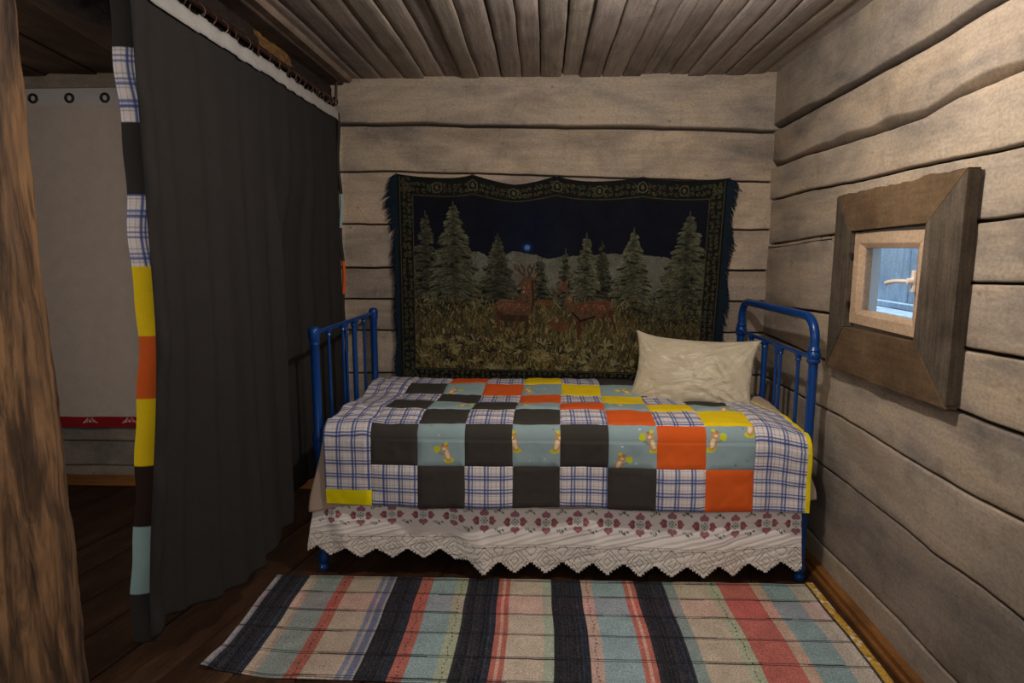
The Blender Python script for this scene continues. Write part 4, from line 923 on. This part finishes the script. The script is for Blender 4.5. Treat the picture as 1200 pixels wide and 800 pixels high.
def fringe(side):
    r = random.Random(5+side); mb = MB(); n = 210
    for k in range(n):
        t = (k+r.random()*.6)/n; y = 203+t*245; base = tap_xyz(np.array([464. if side < 0 else 856.]), np.array([y]))[0]
        L = (.038+.008*math.sin(t*23+side)+.006*r.random())*(.75+.5*(t < .25) if side < 0 else 1.1)
        if r.random() < .05: L *= 1.3
        dz = -.022-r.random()*.018; w_ = .0042
        p0_ = Vector(base)+Vector((0, -.001, 0)); d1 = Vector((side*L*.6, -.004*r.random(), dz*.35)); d2 = Vector((side*L, .002*r.random(), dz+r.uniform(-.006, .006)))
        pts = [p0_, p0_+d1, p0_+d2]; V = []
        for q, p in enumerate(pts):
            ww = w_*(1 if q < 2 else .35)
            V += [p+Vector((0, -.0012, ww)), p+Vector((0, -.0012, -ww)), p+Vector((0, .0015, -ww)), p+Vector((0, .0015, ww))]
        F = [(4*i+a, 4*i+(a+1) % 4, 4*i+4+(a+1) % 4, 4*i+4+a) for i in range(2) for a in range(4)]+[(0, 1, 2, 3), (8, 9, 10, 11)]
        mb.add(V, F)
    o = mb.build('fringe', M['fringe'], tap); o['label'] = 'dark teal fringe'; return o
fringe(-1); fringe(1)
nm = None
for x_, lb in ((463.5, 'left corner of'), (555, 'left of the star on'), (655, 'top middle of'), (757, 'second from right above'), (857, 'right corner of')):
    p = tap_xyz(np.array([float(x_)]), np.array([203.]))[0]
    if nm is None:
        mb = MB(); mb.lathe((0, 0, 0), [(.002, .045), (.002, .004), (.0055, .003), (.006, 0), (.003, -.003)], 'y', 12); nm = mb.build('nail', M['nail'], sm=True); o = nm
    else:
        o = nm.copy(); C.objects.link(o)
    o.location = (p[0], 3.338, p[2]-.001)
    tag(o, {'left corner of': 'small dark nail at the left top corner of the deer tapestry', 'left of the star on': 'small dark nail in the tapestry top between left corner and middle',
            'top middle of': 'small dark nail at the middle of the tapestry top', 'second from right above': 'small dark nail in the tapestry top between middle and right corner', 'right corner of': 'small dark nail at the right top corner of the deer tapestry'}[lb], 'nail', 'nails holding the tapestry')

# ------------------------------------------------------------------ charcoal curtain on rod
RZ = 2.028
def cur_path():
    """plan curve of the curtain: from the turned near edge to the back wall, list of (x,y)"""
    pts = [(-1.060, 1.600), (-1.004, 1.640)]
    n = 300
    for i in range(n):
        y = 1.662+(3.345-1.662)*i/(n-1); pts.append((None, y))
    return pts
cp = cur_path(); nc = len(cp); mc = 150
def cur_pos(i, t):
    """i plan index, t 0 top .. 1 hem"""
    x, y = cp[i]
    s = min(max((y-1.66)/1.69, 0), 1)
    zt = RZ-.026
    zh = float(np.interp(y, [1.6, 1.66, 1.75, 1.94, 2.22, 2.5, 2.57, 2.76, 3.35], [.235, .238, .245, .185, .155, .20, .24, .245, .26]))
    z = zt+(zh-zt)*t
    flare = -.085*float(ss(1.2, .2, z)) * float(ss(2.3, 1.6, y))
    if x is None:
        A = .003+.0065*t
        f = A*(math.sin(y*43+.5*math.sin(y*9))+.6*math.sin(y*21+1.3+t*.8)+.4*math.sin(y*71))*(.35+.65*min(1, t*4))
        f += .014*t*math.sin(y*6.3+1.0)
        # deep tuck by the bed foot
        tuck = float(ss(2.50, 2.585, y)); low = float(ss(.18, .42, t))
        f -= .060*tuck*low*float(ss(3.25, 2.75, y)); f -= .075*math.exp(-((y-2.60)/.028)**2)*low
        f += .034*math.exp(-((y-2.53)/.05)**2)*low
        f *= float(ss(1.655, 1.72, y))*.8+.2
        x = -1.030+f
        if y < 1.78:
            b_ = -.999+.006*math.sin(z*13)+.004*math.sin(z*31); k_ = float(ss(1.78, 1.665, y)); x = x*(1-k_)+b_*k_
    return (x+flare, y, z)
P = np.array([[cur_pos(i, j/(mc-1)) for j in range(mc)] for i in range(1, nc)])
cur = empty('dark_curtain', (-1.03, 2.5, 0)); tag(cur, 'tall charcoal curtain with patchwork edge hanging from rod beside the bed foot', 'curtain')
o = link('curtain_cloth', grid_mesh('curtain_cloth', P), M['dark_curtain'], cur); solid(o, .002, 0)
# patchwork border facing the room at the near edge
zb = [2.0, 1.822, 1.643, 1.464, 1.282, 1.100, .932, .745, .569, .371, .20]; kinds = ['D', 'P', 'D', 'P', 'Y', 'O', 'Y', 'N', 'L', 'D']
kc = {'D': (42, 40, 39), 'Y': (196, 168, 20), 'O': (176, 78, 30), 'N': (38, 26, 22), 'L': (122, 146, 146)}
def border(base_fn, uw, name, zoff=0):
    m2, n2 = 420, 26; zz = np.linspace(zb[0], .225, m2); a = np.zeros((n2, m2, 3)); P = np.zeros((n2, m2, 3))
    UU, ZZ = np.meshgrid(np.linspace(0, uw, n2), zz+zoff, indexing='ij'); pl = plaid(UU*1.0+.02, ZZ)
    for k, kd in enumerate(kinds):
        m = (ZZ <= zb[k]) & (ZZ > zb[k+1])
        a[m] = pl[m] if kd == 'P' else kc[kd]
    a[ZZ <= zb[-1]] = kc['D']
    for i in range(n2):
        for j in range(m2): P[i, j] = base_fn(i/(n2-1), zz[j], 0)
    me = grid_mesh(name, P, col=alb(a)); o = link(name, me, M['patch'], cur); solid(o, .003, 0); o['label'] = 'border of plaid, yellow, orange and pale blue patches'; return o
def near(u, z, _):
    flare = -.085*float(ss(1.2, .2, z)); w = .006*math.sin(z*13)+.004*math.sin(z*31)
    fy = 0
    a = Vector((-1.058+w*.6, 1.650)); b = Vector((-1.004+w, 1.662)); p = a.lerp(b, u); bul = .006*math.sin(u*PI)
    return (p.x+flare, p.y-bul+fy-.004, z)
border(near, .07, 'patchwork_border')
def far(u, z, _):
    w = .006*math.sin(z*17); return (-1.034+u*.016+w, 3.340-.008*math.sin(u*PI), z)
kinds = ['D', 'D', 'D', 'L', 'D', 'O', 'D', 'D', 'D', 'D']; zb = [2.0, 1.822, 1.643, 1.60, 1.43, 1.26, 1.09, .745, .569, .371, .20]
kinds = ['D', 'D', 'D', 'L', 'D', 'O', 'D', 'D', 'D', 'D']
border(far, .05, 'patchwork_border', zoff=.0)
# white heading tape on top
P = np.array([[(lambda q: (q[0]+.004, q[1], q[2]+.004*math.sin(q[1]*90)))(cur_pos(i, j/(mc-1)*1.0)) for j in range(0, 4)] for i in range(2, nc)])
P[:, :, 0] = P[:, :, 0].mean(1)[:, None]; yv = P[:, 0, 1]
for j, z in enumerate((2.012, 1.998, 1.980, 1.963)): P[:, j, 2] = z+np.random.RandomState(2).uniform(-.006, .006, 60)[((yv-1.6)/.055+.3*np.sin(yv*9)).astype(int)]*(1.2 if j == 0 else .8)+.003*n1(yv, 3, 60)*(j == 0)
P[:, :, 0] = -1.027+.6*(P[:, :, 0]+1.03)+.006; 
o = link('heading_tape', grid_mesh('heading_tape', P), M['tape'], cur); solid(o, .003, 0)
# rod, bracket, rings
rod = tag(empty('curtain_rod', (-1.03, 2.4, RZ)), 'dark brown curtain rod with ball finial running under the log beam', 'curtain rod')
MB().tube([(-1.036, .9, RZ+.026), (-1.036, 3.318, RZ+.026)], .009, 14).build('rod', M['rod'], rod, sm=True)
c = MB(); c.lathe((-1.036, 3.300, RZ+.022), [(.010, 0), (.018, .004), (.014, .010), (.020, .018), (.022, .028), (.018, .038), (.008, .045), (.001, .047)], 'y'); c.build('finial', M['rod'], rod, sm=True)
c = MB(); c.tube([(-1.018, 3.30, RZ+.012), (-1.012, 3.30, RZ+.11)], .007, 10); c.lathe((-1.012, 3.30, RZ+.105), [(.008, 0), (.017, .004), (.020, .016), (.016, .028), (.010, .036)]); c.torus((-1.03, 3.30, RZ+.012), .014, .005, 'y'); c.build('bracket', M['rod'], rod, sm=True)
ring_y = [1.86, 1.93, 2.02, 2.09, 2.165, 2.245, 2.33, 2.42, 2.50, 2.60, 2.69, 2.76, 2.81, 2.87, 2.96, 3.01, 3.06, 3.12, 3.18, 3.23, 3.27]
rp = None
ORD = ['', 'first', 'second', 'third', 'fourth', 'fifth', 'sixth', 'seventh', 'eighth', 'ninth', 'tenth', 'eleventh', 'twelfth', 'thirteenth', 'fourteenth', 'fifteenth', 'sixteenth', 'seventeenth', 'eighteenth', 'nineteenth', 'twentieth', 'twenty-first']
def ring_label(k): return 'thin brown curtain ring on the rod, %s from the ball finial' % ORD[k]
for k, y in enumerate(ring_y):
    if rp is None:
        mb = MB(); mb.torus((0, 0, 0), .0215, .0022, 'y'); rp = mb.build('curtain_ring', M['ring'], sm=True); o = rp
    else: o = rp.copy(); C.objects.link(o)
    o.location = (-1.033, y, RZ+.006); o.rotation_euler = (random.Random(k).uniform(-.15, .15), 0, random.Random(k+50).uniform(-.7, .7))
    tag(o, ring_label(len(ring_y)-k), 'curtain ring', 'rings on the curtain rod')

# ------------------------------------------------------------------ pale eyelet curtain in the alcove
gc = tag(empty('eyelet_curtain', (-2.2, 3.37, .35)), 'pale greige curtain with metal eyelets and red bottom band on alcove wall', 'curtain')
n, m = 160, 60; P = np.zeros((n, m, 3)); xs_ = np.linspace(-3.15, -1.2, n); zs_ = np.linspace(2.135, .408, m)
for i, x in enumerate(xs_):
    for j, z in enumerate(zs_): P[i, j] = (x, 3.372+(.006*math.sin(x*9+1)+.004*math.sin(x*23))*min(1, (2.14-z)*1.4), z+.004*math.sin(x*5))
link('curtain_cloth', grid_mesh('curtain_cloth', P), M['linen_curtain'], gc)
MB().tube([(-3.2, 3.384, 2.088), (-1.2, 3.384, 2.088)], .007, 10).build('rail', M['dark_metal'], gc, sm=True)
P2 = np.stack([P[:, 0, :]+np.array((0, -.003, .0)), P[:, 2, :]+np.array((0, -.003, 0))], 1); P2[:, 0, 2] = 2.137; P2[:, 1, 2] = 2.052
link('header_band', grid_mesh('header_band', P2), cloth('header_band_linen', al4((130, 125, 121), 1.9), var=.08), gc)
ey = MB(); ey.torus((0, 0, 0), .0195, .0062, 'y'); e0 = None
for x in (-3.0, -2.805, -2.614, -2.421, -2.234, -2.04, -1.85, -1.66, -1.47):
    if e0 is None: e0 = ey.build('eyelet', M['dark_metal'], gc, sm=True); o = e0
    else: o = e0.copy(); C.objects.link(o)
    o.matrix_parent_inverse = Matrix.Translation(-Vector(gc.location)); o.location = (x, 3.364, 2.088)
cr = Canvas(-3.15, -1.2, .35, .408, 900, 26, (118, 20, 26))
for x in (-3.0, -2.475, -2.25+.0, -1.95, -1.6):
    w_ = (186, 176, 170)
    cr.poly([(x-.045, .372), (x-.03, .372), (x-.004, .400), (x-.012, .402)], w_, .75); cr.poly([(x+.045, .372), (x+.03, .372), (x+.004, .400), (x+.012, .402)], w_, .6)
    cr.ell(x, .384, .007, .008, w_, .8); cr.rect(x-.022, x-.012, .376, .386, w_, .7); cr.rect(x+.012, x+.022, .376, .386, w_, .5)
P3 = np.zeros((26, 900, 3)); P3[..., 0] = cr.X[None, :]; P3[..., 2] = cr.Y[:, None]+.004*np.sin(cr.X*5)[None, :]; P3[..., 1] = 3.371+(.006*np.sin(cr.X*9+1)+.004*np.sin(cr.X*23))[None, :]
link('red_band', grid_mesh('red_band', P3, col=alb(cr.a, 1.3)), M['redband'], gc)
